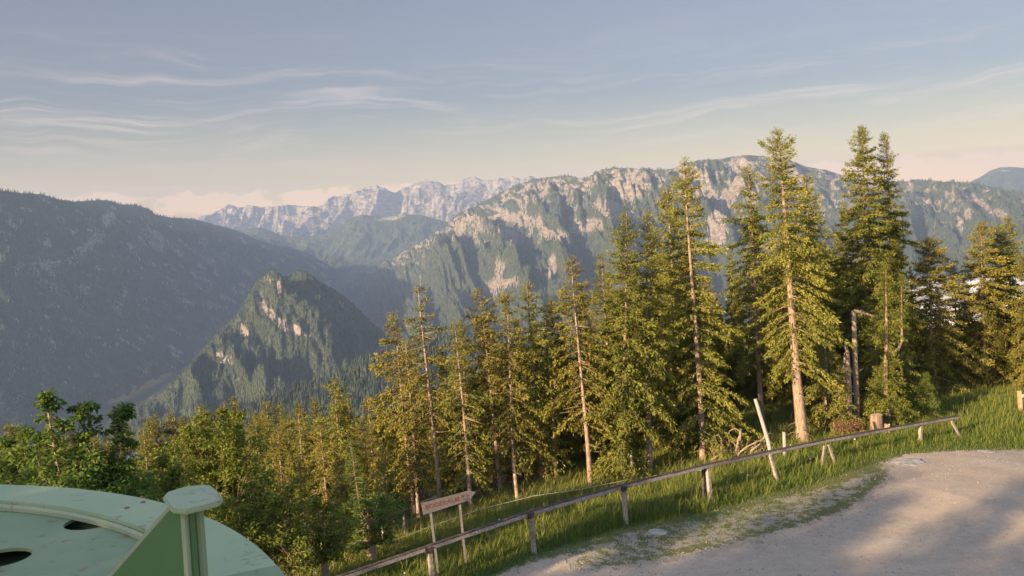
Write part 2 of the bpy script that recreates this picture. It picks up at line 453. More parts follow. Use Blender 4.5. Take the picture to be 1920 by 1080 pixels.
# road outline, and the worn verge beside it, drawn on the ground
ROAD = np.array([hit_flat(*p)[:2] for p in [(840, 1110), (900, 1084), (1000, 1051), (1068, 1040), (1080, 1064), (1180, 1062), (1260, 1050), (1340, 1033), (1420, 1011), (1500, 990), (1570, 968), (1620, 942), (1665, 914), (1672, 903), (1655, 878), (1700, 863), (1760, 856), (1800, 850), (1860, 843), (1925, 838), (2100, 826)]])
ROAD = np.vstack([ROAD, [[46, 34], [40, 8], [14, 2], [4, 4], [-2, 14], [-3, 20]]])
VERGE = np.array([hit_flat(*p)[:2] for p in [(900, 1084), (1040, 1030), (1160, 995), (1300, 970), (1430, 932), (1560, 905), (1650, 880), (1672, 903), (1620, 945), (1500, 992), (1340, 1036), (1180, 1066), (1060, 1075)]])


def poly_sd(poly, x, y):
    """signed distance, positive inside"""
    x = np.asarray(x, float); y = np.asarray(y, float)
    d = np.full(x.shape, 1e9); ins = np.zeros(x.shape, bool)
    n = len(poly)
    for i in range(n):
        a = poly[i]; b = poly[(i+1) % n]; e = b-a
        t = np.clip(((x-a[0])*e[0]+(y-a[1])*e[1])/(e@e), 0, 1)
        d = np.minimum(d, np.hypot(x-a[0]-t*e[0], y-a[1]-t*e[1]))
        c = ((a[1] > y) != (b[1] > y)) & (x < (b[0]-a[0])*(y-a[1])/(b[1]-a[1]+1e-12)+a[0])
        ins ^= c
    return np.where(ins, d, -d)


def along(x, y):
    return (x-FA[0])*FD[0]+(y-FA[1])*FD[1], (x-FA[0])*FN[0]+(y-FA[1])*FN[1]


# the ground: one sheet from below the camera to the horizon
th = np.concatenate([np.radians(np.arange(-40, 40, 0.16)), np.radians(np.arange(40, 320, 3.0))])
rr = np.concatenate([[0.3, 1, 2, 3.5, 5, 7, 9], np.geomspace(10, 110, 210), np.geomspace(115, 14000, 90)])
TH, RR = np.meshgrid(th, rr); X = RR*np.sin(TH); Y = RR*np.cos(TH); Z = ground(X, Y)
nr_, nt_ = X.shape
idx = np.arange(nr_*nt_).reshape(nr_, nt_); nx = np.roll(idx, -1, axis=1)
q = np.stack([idx[:-1], nx[:-1], nx[1:], idx[1:]], -1).reshape(-1, 4)[:, ::-1]
a_, s_ = along(X, Y)
sdv = poly_sd(VERGE, X.ravel(), Y.ravel())
near = (RR.ravel() < 100)
sdr_ = poly_sd(ROAD, X.ravel(), Y.ravel())
patch = np.where(near, np.maximum(np.clip(sdv/1.0+0.35, 0, 1), np.clip(1.15+sdr_/0.7, 0, 1.3)), 0)
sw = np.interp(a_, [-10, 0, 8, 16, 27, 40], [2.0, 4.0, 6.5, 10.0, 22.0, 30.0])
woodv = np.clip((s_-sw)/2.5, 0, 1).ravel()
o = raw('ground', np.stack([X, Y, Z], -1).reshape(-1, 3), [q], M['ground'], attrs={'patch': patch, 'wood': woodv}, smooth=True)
tag(o, kind='structure')
# the gravel road, ragged at its edge
gx = np.arange(-6, 46, 0.09); gy = np.arange(2, 45, 0.09); GX, GY = np.meshgrid(gx, gy)
sd = poly_sd(ROAD, GX.ravel(), GY.ravel()).reshape(GX.shape)
rag = sd+0.75*fbm(GX*0.9, GY*0.9, 21, 5, 0.68)
ix = np.arange(GX.size).reshape(GX.shape)
keep = (rag[:-1, :-1] > 0) & (rag[1:, :-1] > 0) & (rag[:-1, 1:] > 0) & (rag[1:, 1:] > 0)
q = np.stack([ix[:-1, :-1], ix[:-1, 1:], ix[1:, 1:], ix[1:, :-1]], -1)[keep]
zz = ground(GX, GY)+0.012+0.012*fbm(GX*0.8, GY*0.8, 5, 2)+0.016*np.clip(rag, 0, 0.6)
used, inv = np.unique(q, return_inverse=True)
o = raw('gravel_road', np.stack([GX, GY, zz], -1).reshape(-1, 3)[used], [inv.reshape(q.shape)], M['road'], smooth=True)
tag(o, kind='structure')


# ------------------------------------------------------------------ mountains
def resample(pts, x, sm=0):
    p = np.array(pts, float); return np.interp(x, p[:, 0], p[:, 1])


def mountain(name, prof, dist, foot, zfoot, back, mat, nth=700, nrad=150, power=1.25, gull=60.0, gfreq=9.0, skew=0.0, seed=0, jag=0.0, jfreq=60.0, rockfn=None, fine=0.0):
    """ridge drawn by its crest seen from the camera (px, py), set at its real distance, with slopes to the valley before and behind"""
    pr = np.array(prof, float)
    u = np.linspace(pr[0, 0], pr[-1, 0], nth); v = np.interp(u, pr[:, 0], pr[:, 1])
    D = resample(dist, u); FT = resample(foot, u); BK = resample(back, u)
    dirs = Fv[None]+((u-960)/FPX)[:, None]*R2[None]+((540-v)/FPX)[:, None]*U2[None]
    hor = np.hypot(dirs[:, 0], dirs[:, 1]); te = dirs[:, 2]/hor; tht = np.arctan2(dirs[:, 0], dirs[:, 1])
    te = te+jag*(fbm(tht*jfreq, tht*0+seed, seed+3, 4, 0.6))
    zr = te*D
    sf = np.linspace(0, 1, nrad); nb = 24; sb = np.linspace(0, 1, nb+1)[1:]
    S = sf[None]; Rf = FT[:, None]+(D-FT)[:, None]*S
    zf = zfoot+(zr[:, None]-zfoot)*S**power
    env = np.clip(4*S*(1-S), 0, 1)**0.7*np.clip((1-S)*6, 0, 1)
    T = tht[:, None]+skew*(1-S)
    wv = 0.25*noise2(T*gfreq*0.6, S*3+T*2, seed+11)
    rg = fbm(T*gfreq+wv, S*1.6+T*1.5+wv, seed, 5, 0.55, ridged=True)
    zf = zf+gull*env*(rg-0.25)
    if fine:
        X0 = Rf*np.sin(tht)[:, None]; Y0 = Rf*np.cos(tht)[:, None]
        zf = zf+fine*np.clip((1-S)*12, 0, 1)*fbm(X0/(fine*5), Y0/(fine*5), seed+31, 4, 0.6, ridged=True)
    lim = te[:, None]*Rf-(1-S)*0.0015*Rf
    zf = np.where(S < 1, np.minimum(zf, lim), zf)
    Rb = D[:, None]+(BK-D)[:, None]*sb[None]; zb = zr[:, None]+(zfoot-zr[:, None])*sb[None]**0.9
    zb = np.minimum(zb, te[:, None]*Rb-5)
    RA = np.concatenate([Rf, Rb], 1); ZA = np.concatenate([zf, zb], 1)
    Xm = RA*np.sin(tht)[:, None]; Ym = RA*np.cos(tht)[:, None]
    n, k = RA.shape; ii = np.arange(n*k).reshape(n, k)
    q = np.stack([ii[:-1, :-1], ii[1:, :-1], ii[1:, 1:], ii[:-1, 1:]], -1).reshape(-1, 4)
    Ug = np.broadcast_to(u[:, None], RA.shape)
    # picture row of every vertex only serves to say where the real cliffs and screes lie on the face
    cx = Xm*Fv[0]+Ym*Fv[1]+ZA*Fv[2]
    Vg = 540-FPX*(Xm*U2[0]+Ym*U2[1]+ZA*U2[2])/cx
    rock = rockfn(Ug, Vg, np.concatenate([np.broadcast_to(S, Rf.shape), np.ones_like(Rb)], 1), rg) if rockfn else np.zeros(RA.shape)
    V = np.stack([Xm, Ym, ZA], -1)
    o = raw(name, V.reshape(-1, 3), [q], mat, attrs={'rock': rock.ravel()})
    tag(o, kind='structure')
    return V, rock, nrad, (Ug, Vg)


def blob(U, V, cx, cy, rx, ry, rot=0.0):
    c, s = math.cos(math.radians(rot)), math.sin(math.radians(rot))
    dx = U-cx; dy = V-cy; a = (dx*c+dy*s)/rx; b = (-dx*s+dy*c)/ry
    return np.exp(-(a*a+b*b))


# far limestone range
mountain('far_range', [(300, 420), (362, 408), (395, 402), (430, 384), (452, 388), (470, 386), (500, 388), (540, 384), (580, 387), (605, 386), (616, 372), (640, 366), (660, 362), (690, 350), (706, 347), (722, 354), (741, 360), (765, 350), (790, 340), (812, 338), (833, 347), (855, 345), (872, 335), (889, 330), (905, 338), (925, 338), (945, 334), (960, 331), (975, 335), (998, 330), (1010, 338), (1100, 360), (1200, 380)],
         [(300, 12200), (600, 11900), (1000, 11500), (1200, 11500)], [(300, 10000), (1200, 9800)], -500, [(300, 13600), (1200, 13300)], M['mt_far'], nth=700, nrad=90, power=1.5, gull=430, gfreq=26, skew=0.12, seed=40, jag=0.0034, jfreq=90, fine=190,
         rockfn=lambda U, V, S, g: np.clip((S-0.25)*1.3, 0, 0.8))
# gentler wooded hills before it
mountain('middle_hills', [(380, 455), (420, 436), (450, 430), (485, 427), (505, 431), (530, 442), (560, 444), (600, 441), (640, 424), (655, 410), (680, 402), (720, 408), (760, 402), (790, 403), (830, 414), (880, 428), (960, 450), (1100, 470)],
         [(380, 9000), (1100, 9300)], [(380, 7400), (1100, 7600)], -560, [(380, 10300), (1100, 10300)], M['mt_mid'], nth=420, nrad=70, power=1.1, gull=120, gfreq=24, skew=0.06, seed=52, jag=0.0006, fine=25,
         rockfn=lambda U, V, S, g: 0.75*blob(U, V, 740, 408, 60, 9, -5)+0.5*blob(U, V, 585, 447, 25, 4))
mountain('valley_hills', [(560, 520), (600, 494), (640, 482), (700, 474), (760, 462), (800, 458), (860, 450), (920, 440), (1000, 452), (1100, 480)],
         [(560, 8600), (1100, 8200)], [(560, 6800), (1100, 6400)], -590, [(560, 9800), (1100, 9600)], M['mt_mid'], nth=300, nrad=60, power=1.0, gull=60, gfreq=30, skew=0.1, seed=57, jag=0.0008, fine=18)
mountain('right_far_ridge', [(1560, 400), (1700, 372), (1780, 350), (1815, 343), (1838, 332), (1856, 320), (1875, 314), (1900, 313), (1925, 315), (1980, 325), (2100, 350)],
         [(1560, 10800), (2100, 10500)], [(1560, 8600), (2100, 8600)], -500, [(1560, 13000), (2100, 13000)], M['mt_mid'], nth=260, nrad=70, power=1.2, gull=200, gfreq=26, skew=0.06, seed=61, jag=0.0005, fine=30,
         rockfn=lambda U, V, S, g: 0.5*blob(U, V, 1885, 322, 40, 8))


def right_rock(U, V, S, g):
    r = 0.62*np.clip((S-0.62)*3.0, 0, 1)*np.clip((U-960)/80, 0, 1)*np.clip((1600-U)/60, 0.25, 1)
    nn = fbm(U/46.0+V/50.0, V/20.0-U/80.0, 91, 5, 0.6, ridged=True)
    r = np.maximum(0.55*r, 0.62*np.clip(nn*1.8-0.35, 0, 1)*np.clip((S-0.40)*2.4, 0, 1))
    for b in ((1172, 352, 34, 26, 30, .9), (1150, 395, 40, 18, 20, .8), (1060, 350, 40, 12, 25, .5), (980, 415, 46, 14, 10, .6), (950, 440, 24, 14, 20, .7), (1090, 425, 36, 16, -10, .8), (1030, 440, 30, 10, 15, .7), (930, 535, 34, 10, -15, .8), (1028, 500, 9, 22, 5, .9), (880, 410, 20, 14, 30, .5), (930, 505, 10, 16, 0, .45),
              (1385, 315, 18, 36, -12, 1.0), (1362, 372, 12, 62, 36, 1.1), (1340, 430, 20, 34, 10, .9), (1410, 350, 20, 30, 0, .6), (1300, 345, 36, 34, 0, .65), (1500, 340, 30, 24, 20, .5), (1560, 345, 24, 7, 40, .8), (1720, 400, 16, 10, 30, .6), (1830, 375, 30, 9, 35, .75), (1815, 400, 10, 14, 0, .7), (1800, 420, 9, 22, -15, .6), (1735, 390, 30, 8, 20, .4), (1870, 400, 30, 10, 20, .5)):
        r = np.maximum(r, b[5]*blob(U, V, *b[:5]))
    return r


RV, RRK, RN, RUV = mountain('right_mountain', [(640, 540), (665, 524), (700, 500), (745, 478), (790, 452), (835, 425), (850, 410), (868, 396), (890, 386), (915, 374), (945, 358), (975, 345), (1003, 336), (1035, 331), (1070, 330), (1095, 336), (1106, 330), (1128, 318), (1155, 314), (1190, 316), (1225, 319), (1262, 316), (1290, 304), (1320, 299), (1350, 298), (1383, 292), (1410, 291), (1445, 294), (1478, 299), (1510, 312), (1545, 318), (1580, 328), (1620, 338), (1690, 340), (1740, 338), (1780, 341), (1820, 342), (1860, 350), (1900, 360), (1960, 372), (2150, 410)],
                   [(640, 8200), (850, 6600), (1000, 6600), (1130, 6000), (1400, 5800), (1700, 6600), (2150, 7000)], [(640, 6800), (760, 3900), (900, 2900), (1100, 2700), (1500, 2800), (2150, 3400)], -600, [(640, 9200), (2150, 9800)], M['mt'], nth=1300, nrad=300, power=1.15, gull=380, gfreq=13, skew=-0.13, seed=8, jag=0.0014, jfreq=120, fine=85, rockfn=right_rock)


def left_rock(U, V, S, g):
    n = fbm(U/42.0+V/60.0, (V-U*0.55)/12.0, 77, 4, 0.6)
    r = 0.9*np.clip(n*2.0-0.1, 0, 1)
    for b in ((200, 410, 14, 20, 30, .7), (160, 460, 50, 10, -35, .6), (70, 500, 60, 10, -8, .5), (290, 450, 36, 20, 40, .4), (390, 490, 40, 10, 40, .4)):
        r = np.maximum(r, b[5]*blob(U, V, *b[:5]))
    return r


LV, LRK, LN, LUV = mountain('left_mountain', [(-230, 560), (-180, 440), (-120, 372), (-60, 360), (0, 357), (40, 362), (75, 364), (110, 374), (140, 378), (165, 376), (200, 375), (225, 383), (250, 384), (275, 390), (293, 403), (320, 408), (360, 410), (400, 420), (440, 431), (470, 444), (500, 456), (540, 462), (580, 477), (615, 497), (640, 512), (650, 530), (652, 560)],
                   [(-230, 3900), (0, 4300), (200, 5300), (400, 6800), (560, 7800), (652, 8200)], [(-230, 3100), (0, 3200), (200, 3900), (400, 5300), (560, 6600), (652, 7800)], -600, [(-230, 5200), (0, 6000), (652, 9300)], M['mt'], nth=760, nrad=240, power=1.1, gull=230, gfreq=17, skew=-0.20, seed=23, jag=0.0006, jfreq=150, fine=26, rockfn=left_rock)


def mid_rock(U, V, S, g):
    r = np.zeros_like(V)
    for b in ((490, 575, 7, 26, -28, 1.0), (520, 605, 46, 9, 38, 1.0), (556, 622, 24, 10, 35, .9), (503, 520, 16, 5, 15, .6), (522, 540, 4, 22, -3, .65), (640, 570, 14, 6, 30, .6), (460, 630, 5, 22, -28, .8), (413, 672, 16, 10, 40, .7), (396, 655, 4, 5, 0, .8), (590, 600, 26, 4, 10, .5)):
        r = np.maximum(r, b[5]*blob(U, V, *b[:5]))
    return r


HV, HRK, HN, HUV = mountain('middle_mountain', [(120, 860), (200, 800), (240, 775), (300, 738), (340, 705), (380, 660), (410, 625), (440, 596), (462, 562), (474, 540), (486, 526), (500, 514), (512, 507), (522, 514), (536, 519), (548, 515), (560, 509), (575, 514), (600, 530), (630, 548), (660, 572), (700, 612), (740, 640), (800, 690), (900, 760)],
                   [(120, 2700), (350, 2950), (510, 3050), (700, 3350), (900, 3600)], [(120, 2150), (350, 1950), (480, 1850), (620, 1950), (760, 2250), (900, 2600)], -600, [(120, 3600), (900, 4600)], M['mt'], nth=620, nrad=200, power=1.1, gull=250, gfreq=13, skew=-0.06, seed=33, jag=0.0020, jfreq=140, fine=34, rockfn=mid_rock)
SV, SRK, SN, SUV = mountain('wooded_spur', [(380, 800), (450, 762), (500, 744), (540, 728), (580, 716), (610, 706), (650, 690), (690, 668), (740, 650), (800, 636), (900, 620), (1000, 640), (1200, 700)],
                   [(380, 1500), (1200, 1800)], [(380, 1000), (1200, 1000)], -600, [(380, 1900), (1200, 2300)], M['mt'], nth=300, nrad=90, power=0.9, gull=40, gfreq=18, skew=0.1, seed=35, jag=0.001, fine=8)


def scatter_forest(name, V, rk, nrad, count, hmin, hmax, seed, thr=0.42, smin=0.0, uv=None, inner=None):
    """far-off wood: thousands of little pointed trees as one mass"""
    r = np.random.default_rng(seed)
    n = V.shape[0]
    P0 = V[:-1, :nrad-1]; P1 = V[1:, 1:nrad]
    # weight by angular size so that trees stand evenly on the slope
    e1 = V[1:, :nrad-1]-P0; e2 = V[:-1, 1:nrad]-P0
    ar = np.linalg.norm(np.cross(e1, e2), axis=-1); d2 = (P0**2).sum(-1)
    wgt = (ar/d2)
    wgt[:, :int(nrad*smin)] = 0
    wgt = wgt.ravel()/wgt.sum()
    c = r.choice(len(wgt), count, p=wgt); i = c//(nrad-1); j = c % (nrad-1)
    a = r.random(count)[:, None]; b = r.random(count)[:, None]
    p = V[i, j]*(1-a)*(1-b)+V[i+1, j]*a*(1-b)+V[i, j+1]*(1-a)*b+V[i+1, j+1]*a*b
    k = rk[i, j]+0.35*fbm(p[:, 0]/90, p[:, 1]/90+p[:, 2]/60, seed, 3)
    p = p[k < thr]; m_ = len(p)
    h = r.uniform(hmin, hmax, m_); rad = h*r.uniform(0.17, 0.27, m_)
    ang = r.random(m_)[:, None]*6.28+np.arange(5)[None]*2*np.pi/5
    ring = np.stack([p[:, 0:1]+rad[:, None]*np.cos(ang), p[:, 1:2]+rad[:, None]*np.sin(ang), np.broadcast_to(p[:, 2:3]-1.5, ang.shape)], -1)
    tip = p+np.stack([r.normal(0, .4, m_), r.normal(0, .4, m_), h], -1)
    Vv = np.concatenate([ring, tip[:, None]], 1).reshape(-1, 3)
    bi = np.arange(m_)[:, None, None]*6; k5 = np.arange(5)
    f = (bi+np.stack([k5, (k5+1) % 5, np.full(5, 5)], -1)[None]).reshape(-1, 3)
    t = np.clip(0.5+0.35*fbm(p[:, 0]/160, p[:, 1]/160, seed+5, 3)*1.5+r.normal(0, 0.16, m_), 0, 1)
    o = raw(name, Vv, [f], M['far_forest'], attrs={'tint': np.repeat(t, 6)})
    tag(o, kind='stuff')


scatter_forest('middle_mountain_forest', HV, HRK, HN, 48000, 7, 13, 1)
scatter_forest('spur_forest', SV, SRK, SN, 15000, 9, 16, 2, smin=0.3)
scatter_forest('left_mountain_forest', LV, LRK, LN, 52000, 9, 18, 3, thr=0.36)
scatter_forest('right_mountain_forest', RV, RRK, RN, 60000, 10, 20, 4, thr=0.30)


# pools of fog in the valleys
def fog_bank(name, pts, d0, d1, z, thick, seed):
    """low lumpy bank of valley fog, a closed pillow"""
    n = 60; u = np.linspace(0, 1, n); v = np.linspace(0, 1, 30)
    U_, V_ = np.meshgrid(u, v)
    pxs = pts[0]+(pts[1]-pts[0])*U_; dd = d0+(d1-d0)*V_
    dirs = Fv[None, None]+((pxs-960)/FPX)[..., None]*R2
    hor = np.hypot(dirs[..., 0], dirs[..., 1])
    Xf = dirs[..., 0]/hor*dd; Yf = dirs[..., 1]/hor*dd
    env = np.clip(4*U_*(1-U_), 0, 1)**0.6*np.clip(4*V_*(1-V_), 0, 1)**0.5
    zt = z+thick*env*(0.75+0.6*fbm(Xf/260, Yf/260, seed, 4)); zb_ = z-thick*0.3*env
    V = np.concatenate([np.stack([Xf, Yf, zt], -1).reshape(-1, 3), np.stack([Xf, Yf, zb_-0.5], -1).reshape(-1, 3)])
    ii = np.arange(n*30).reshape(30, n); q = np.stack([ii[:-1, :-1], ii[:-1, 1:], ii[1:, 1:], ii[1:, :-1]], -1).reshape(-1, 4)
    o = raw(name, V, [q, q[:, ::-1]+n*30], M['fog'], smooth=True); tag(o, kind='stuff')


m, N = material('valley_fog'); lw = N.n('ShaderNodeLayerWeight', ins={0: 0.35}).outputs['Facing']
pos = N.n('ShaderNodeNewGeometry').outputs['Position']
dn = N.noise(pos, 0.006, 4.0)
dif = N.n('ShaderNodeBsdfDiffuse', ins={'Color': (0.85, 0.83, 0.82, 1)}); trp = N.n('ShaderNodeBsdfTransparent')
fac = N.math('MULTIPLY', N.math('SUBTRACT', 1.0, N.smooth(lw, 0.90, 1.0)), N.smooth(dn, 0.30, 0.55))
mx = N.n('ShaderNodeMixShader', ins={0: fac}); N.nt.links.new(trp.outputs[0], mx.inputs[1]); N.nt.links.new(dif.outputs[0], mx.inputs[2])
finish(N, mx.outputs[0]); M['fog'] = m
fog_bank('valley_fog', (1560, 2100), 1500, 3300, -300, 170, 3)
fog_bank('valley_fog', (500, 700), 9000, 10000, -470, 90, 4)
fog_bank('valley_fog', (630, 720), 6900, 7900, -560, 80, 5)
fog_bank('valley_fog', (190, 330), 2050, 2500, -545, 120, 6)
# ------------------------------------------------------------------ air
bpy.ops.mesh.primitive_cube_add(size=1)
hz = bpy.context.object; hz.name = 'haze'; hz.scale = (29000, 29000, 1640); hz.location = (0, 0, 1640/2-690)
m, N = material('thin_mountain_air')
ov = N.n('ShaderNodeOutputMaterial')
pvol = N.n('ShaderNodeVolumePrincipled', ins={'Color': (0.42, 0.60, 1.0, 1), 'Density': 8.5e-5, 'Anisotropy': 0.0})
N.nt.links.new(pvol.outputs[0], ov.inputs['Volume'])
hz.data.materials.append(m); hz['kind'] = 'stuff'

# ------------------------------------------------------------------ spruces


def sprays(p, d, side, ln, wd):
    """needle sprays: four-cornered blades from p along d"""
    n = len(p)
    mid = p+d*(ln*0.45)[:, None]
    V = np.stack([p, mid+side*wd[:, None], p+d*ln[:, None], mid-side*wd[:, None]], 1).reshape(-1, 3)
    f = np.arange(n*4).reshape(n, 4)
    return V, f


def unit(a):
    return a/np.maximum(np.linalg.norm(a, axis=-1, keepdims=True), 1e-9)


def spruce_arrays(h, R, cb, seed, gap=0.0, gap_az=-1.57, gap_w=0.7, dens=1.0, droop=1.0, sparse_top=0.0, narrow=0.62, whorl=0.26, size=1.0, lopside=0.0, cross=False):
    r = np.random.default_rng(seed)
    z0 = h*cb; L_ = []; O = []; A = []; T = []
    z = h*0.992
    while z > z0:
        t = (h-z)/(h-z0+1e-6)
        n = r.integers(4, 7)
        prof = min(1.0, 0.045+1.15*t**narrow)*(1.0 if t < 0.8 else 1.0-0.8*(t-0.8))
        prof *= 1+0.22*math.sin(t*23+seed)*min(1, t*3)
        for k in range(n):
            az = 2*np.pi*k/n+r.uniform(-.5, .5)+z*2.4
            ln = R*prof*r.choice([r.uniform(0.3, 0.65), r.uniform(0.7, 1.0), r.uniform(0.95, 1.35)], p=[.32, .43, .25])
            if lopside:
                ln *= 1+lopside*math.cos(az)
            if sparse_top and t < 0.45 and r.random() < sparse_top:
                continue
            if z < gap*h and abs((az-gap_az+np.pi) % (2*np.pi)-np.pi) < gap_w:
                if r.random() < 0.85:
                    continue
                ln *= 0.4
            O.append(z+r.uniform(-.1, .1)); L_.append(max(ln, 0.10)); A.append(az); T.append(t)
        z -= whorl*(0.55+0.75*min(1, t*2))*r.uniform(0.8, 1.2)
    if cross:
        for az in (0.1, 3.05):
            for dz in (0, .1):
                O.append(h*0.93+dz); L_.append(0.75); A.append(az); T.append(0.02)
    O = np.array(O); L_ = np.array(L_); A = np.array(A); T = np.array(T)
    up = np.where(T < 0.25, 0.55-1.6*T, 0.15-0.35*(T-0.25))*1.0
    dr = droop*(0.16+0.42*np.clip(T*1.6, 0, 1)); 
    rad_t = 0.0
    cnt = np.maximum(5, (L_*115*dens/size).astype(int)+3)
    B = np.repeat(np.arange(len(L_)), cnt); n = len(B)
    s = r.random(n)**0.75*0.97+0.05
    def curve(b, s):
        l = L_[b]*s
        rz = l*up[b]-dr[b]*L_[b]*s**1.6+0.22*L_[b]*s**4*np.clip(1-T[b], 0, 1)
        return np.stack([l*np.cos(A[b]), l*np.sin(A[b]), O[b]+rz], -1)
    p = curve(B, s); tg = unit(curve(B, np.minimum(s+0.05, 1.08))-curve(B, np.maximum(s-0.05, 0)))
    lat = np.stack([-np.sin(A[B]), np.cos(A[B]), np.zeros(n)], -1)
    sgn = r.choice([-1, 1], n)*r.uniform(0.15, 1.15, n)*(1-0.5*s)
    hang = -r.uniform(-0.35, 1.2, n)*np.clip(T[B]*2.2, 0.05, 1)*droop
    d = unit(tg*r.uniform(0.5, 1.0, n)[:, None]+lat*sgn[:, None]+np.array([0, 0, 1.0])*hang[:, None]+r.normal(0, .38, (n, 3)))
    off = lat*(r.normal(0, 0.15, n)*L_[B]*(1-s*0.5))[:, None]+r.normal(0, 0.05, (n, 3))
    p = p+off
    side = unit(np.cross(d, r.normal(0, 1, (n, 3))))
    ln = size*r.uniform(0.075, 0.19, n)*np.clip(0.45+L_[B]*0.55, 0.4, 1.15); wd = ln*r.uniform(0.12, 0.21, n)
    V, f = sprays(p, d, side, ln, wd)
    clump = 0.5+0.5*np.sin(B*1.7+seed)
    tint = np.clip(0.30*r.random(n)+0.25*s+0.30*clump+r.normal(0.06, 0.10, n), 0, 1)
    # limbs
    lv = []; lf = []
    k = 0
    for b in range(len(L_)):
        q0 = curve(np.array([b, b, b]), np.array([0.0, 0.5, 0.95])); w = 0.010+0.012*L_[b]
        la = np.array([-math.sin(A[b]), math.cos(A[b]), 0]); uz = np.array([0, 0, 1.0])
        for j, pt in enumerate(q0):
            ww = w*(1-0.42*j)
            lv += [pt+la*ww, pt-la*ww*0.5+uz*ww, pt-la*ww*0.5-uz*ww]
        for j in range(2):
            for m_ in range(3):
                lf.append((k+j*3+m_, k+j*3+(m_+1) % 3, k+j*3+3+(m_+1) % 3, k+j*3+3+m_))
        k += 9
    return V, f, np.repeat(tint, 4), np.array(lv), np.array(lf)


def trunk_mb(h, r0, seed, bend=0.05, stubs=0, z0=0.5, z1=3.0, twin=0.0):
    r = random.Random(seed); mb = MB()
    n = 14; ph = r.random()*6.28
    pts = []; rad = []
    for i in range(n):
        t = i/(n-1)
        e = max(0, 1-t*14)
        pts.append((bend*math.sin(t*3.1+ph)*min(1, t*4), bend*math.cos(t*2.6+ph)*min(1, t*4), -0.5+(h+0.4)*t)); rad.append(r0*(1-0.93*t**0.9)*(1+0.35*e)+0.006)
    mb.tube(pts, rad, 9, True, 0.10)
    st = MB()
    for k in range(stubs):
        z = z0+(z1-z0)*r.random(); az = r.random()*6.28; l = r.uniform(0.25, 1.0)
        dz = r.uniform(-0.5, 0.1); rr_ = r0*(1-0.9*z/h)*0.8
        a = (math.cos(az)*rr_, math.sin(az)*rr_, z); b = (math.cos(az)*(rr_+l*0.6), math.sin(az)*(rr_+l*0.6), z+dz*l*0.4); c = (math.cos(az+.3)*(rr_+l), math.sin(az+.3)*(rr_+l), z+dz*l)
        st.tube([a, b, c], [0.018, 0.012, 0.005], 4)
    return mb, st


def make_spruce(h, R, cb, seed, mat, r0=None, stubs=0, name='spruce_tree', bend=0.05, **kw):
    root = empty(name, (0, 0, 0))
    V, f, t, lv, lf = spruce_arrays(h, R, cb, seed, **kw)
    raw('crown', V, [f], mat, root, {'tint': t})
    mb, st = trunk_mb(h, r0 or 0.012*h+0.02, seed, bend, stubs, 0.4, h*max(cb, kw.get('gap', 0))+0.2)
    mb.add(st.v, st.f)
    mb.add(lv, lf)
    mb.build('trunk', M['bark'], root, smooth=True)
    return root


def plant(root, basep, topp):
    d = Vector(tuple(map(float, topp)))-Vector(tuple(map(float, basep)))
    root.location = tuple(map(float, basep)); root.rotation_euler = Vector((0, 0, 1)).rotation_difference(d).to_euler()


LEAN = 0.025
GRP = 'tall spruces in a row beyond the rail fence'
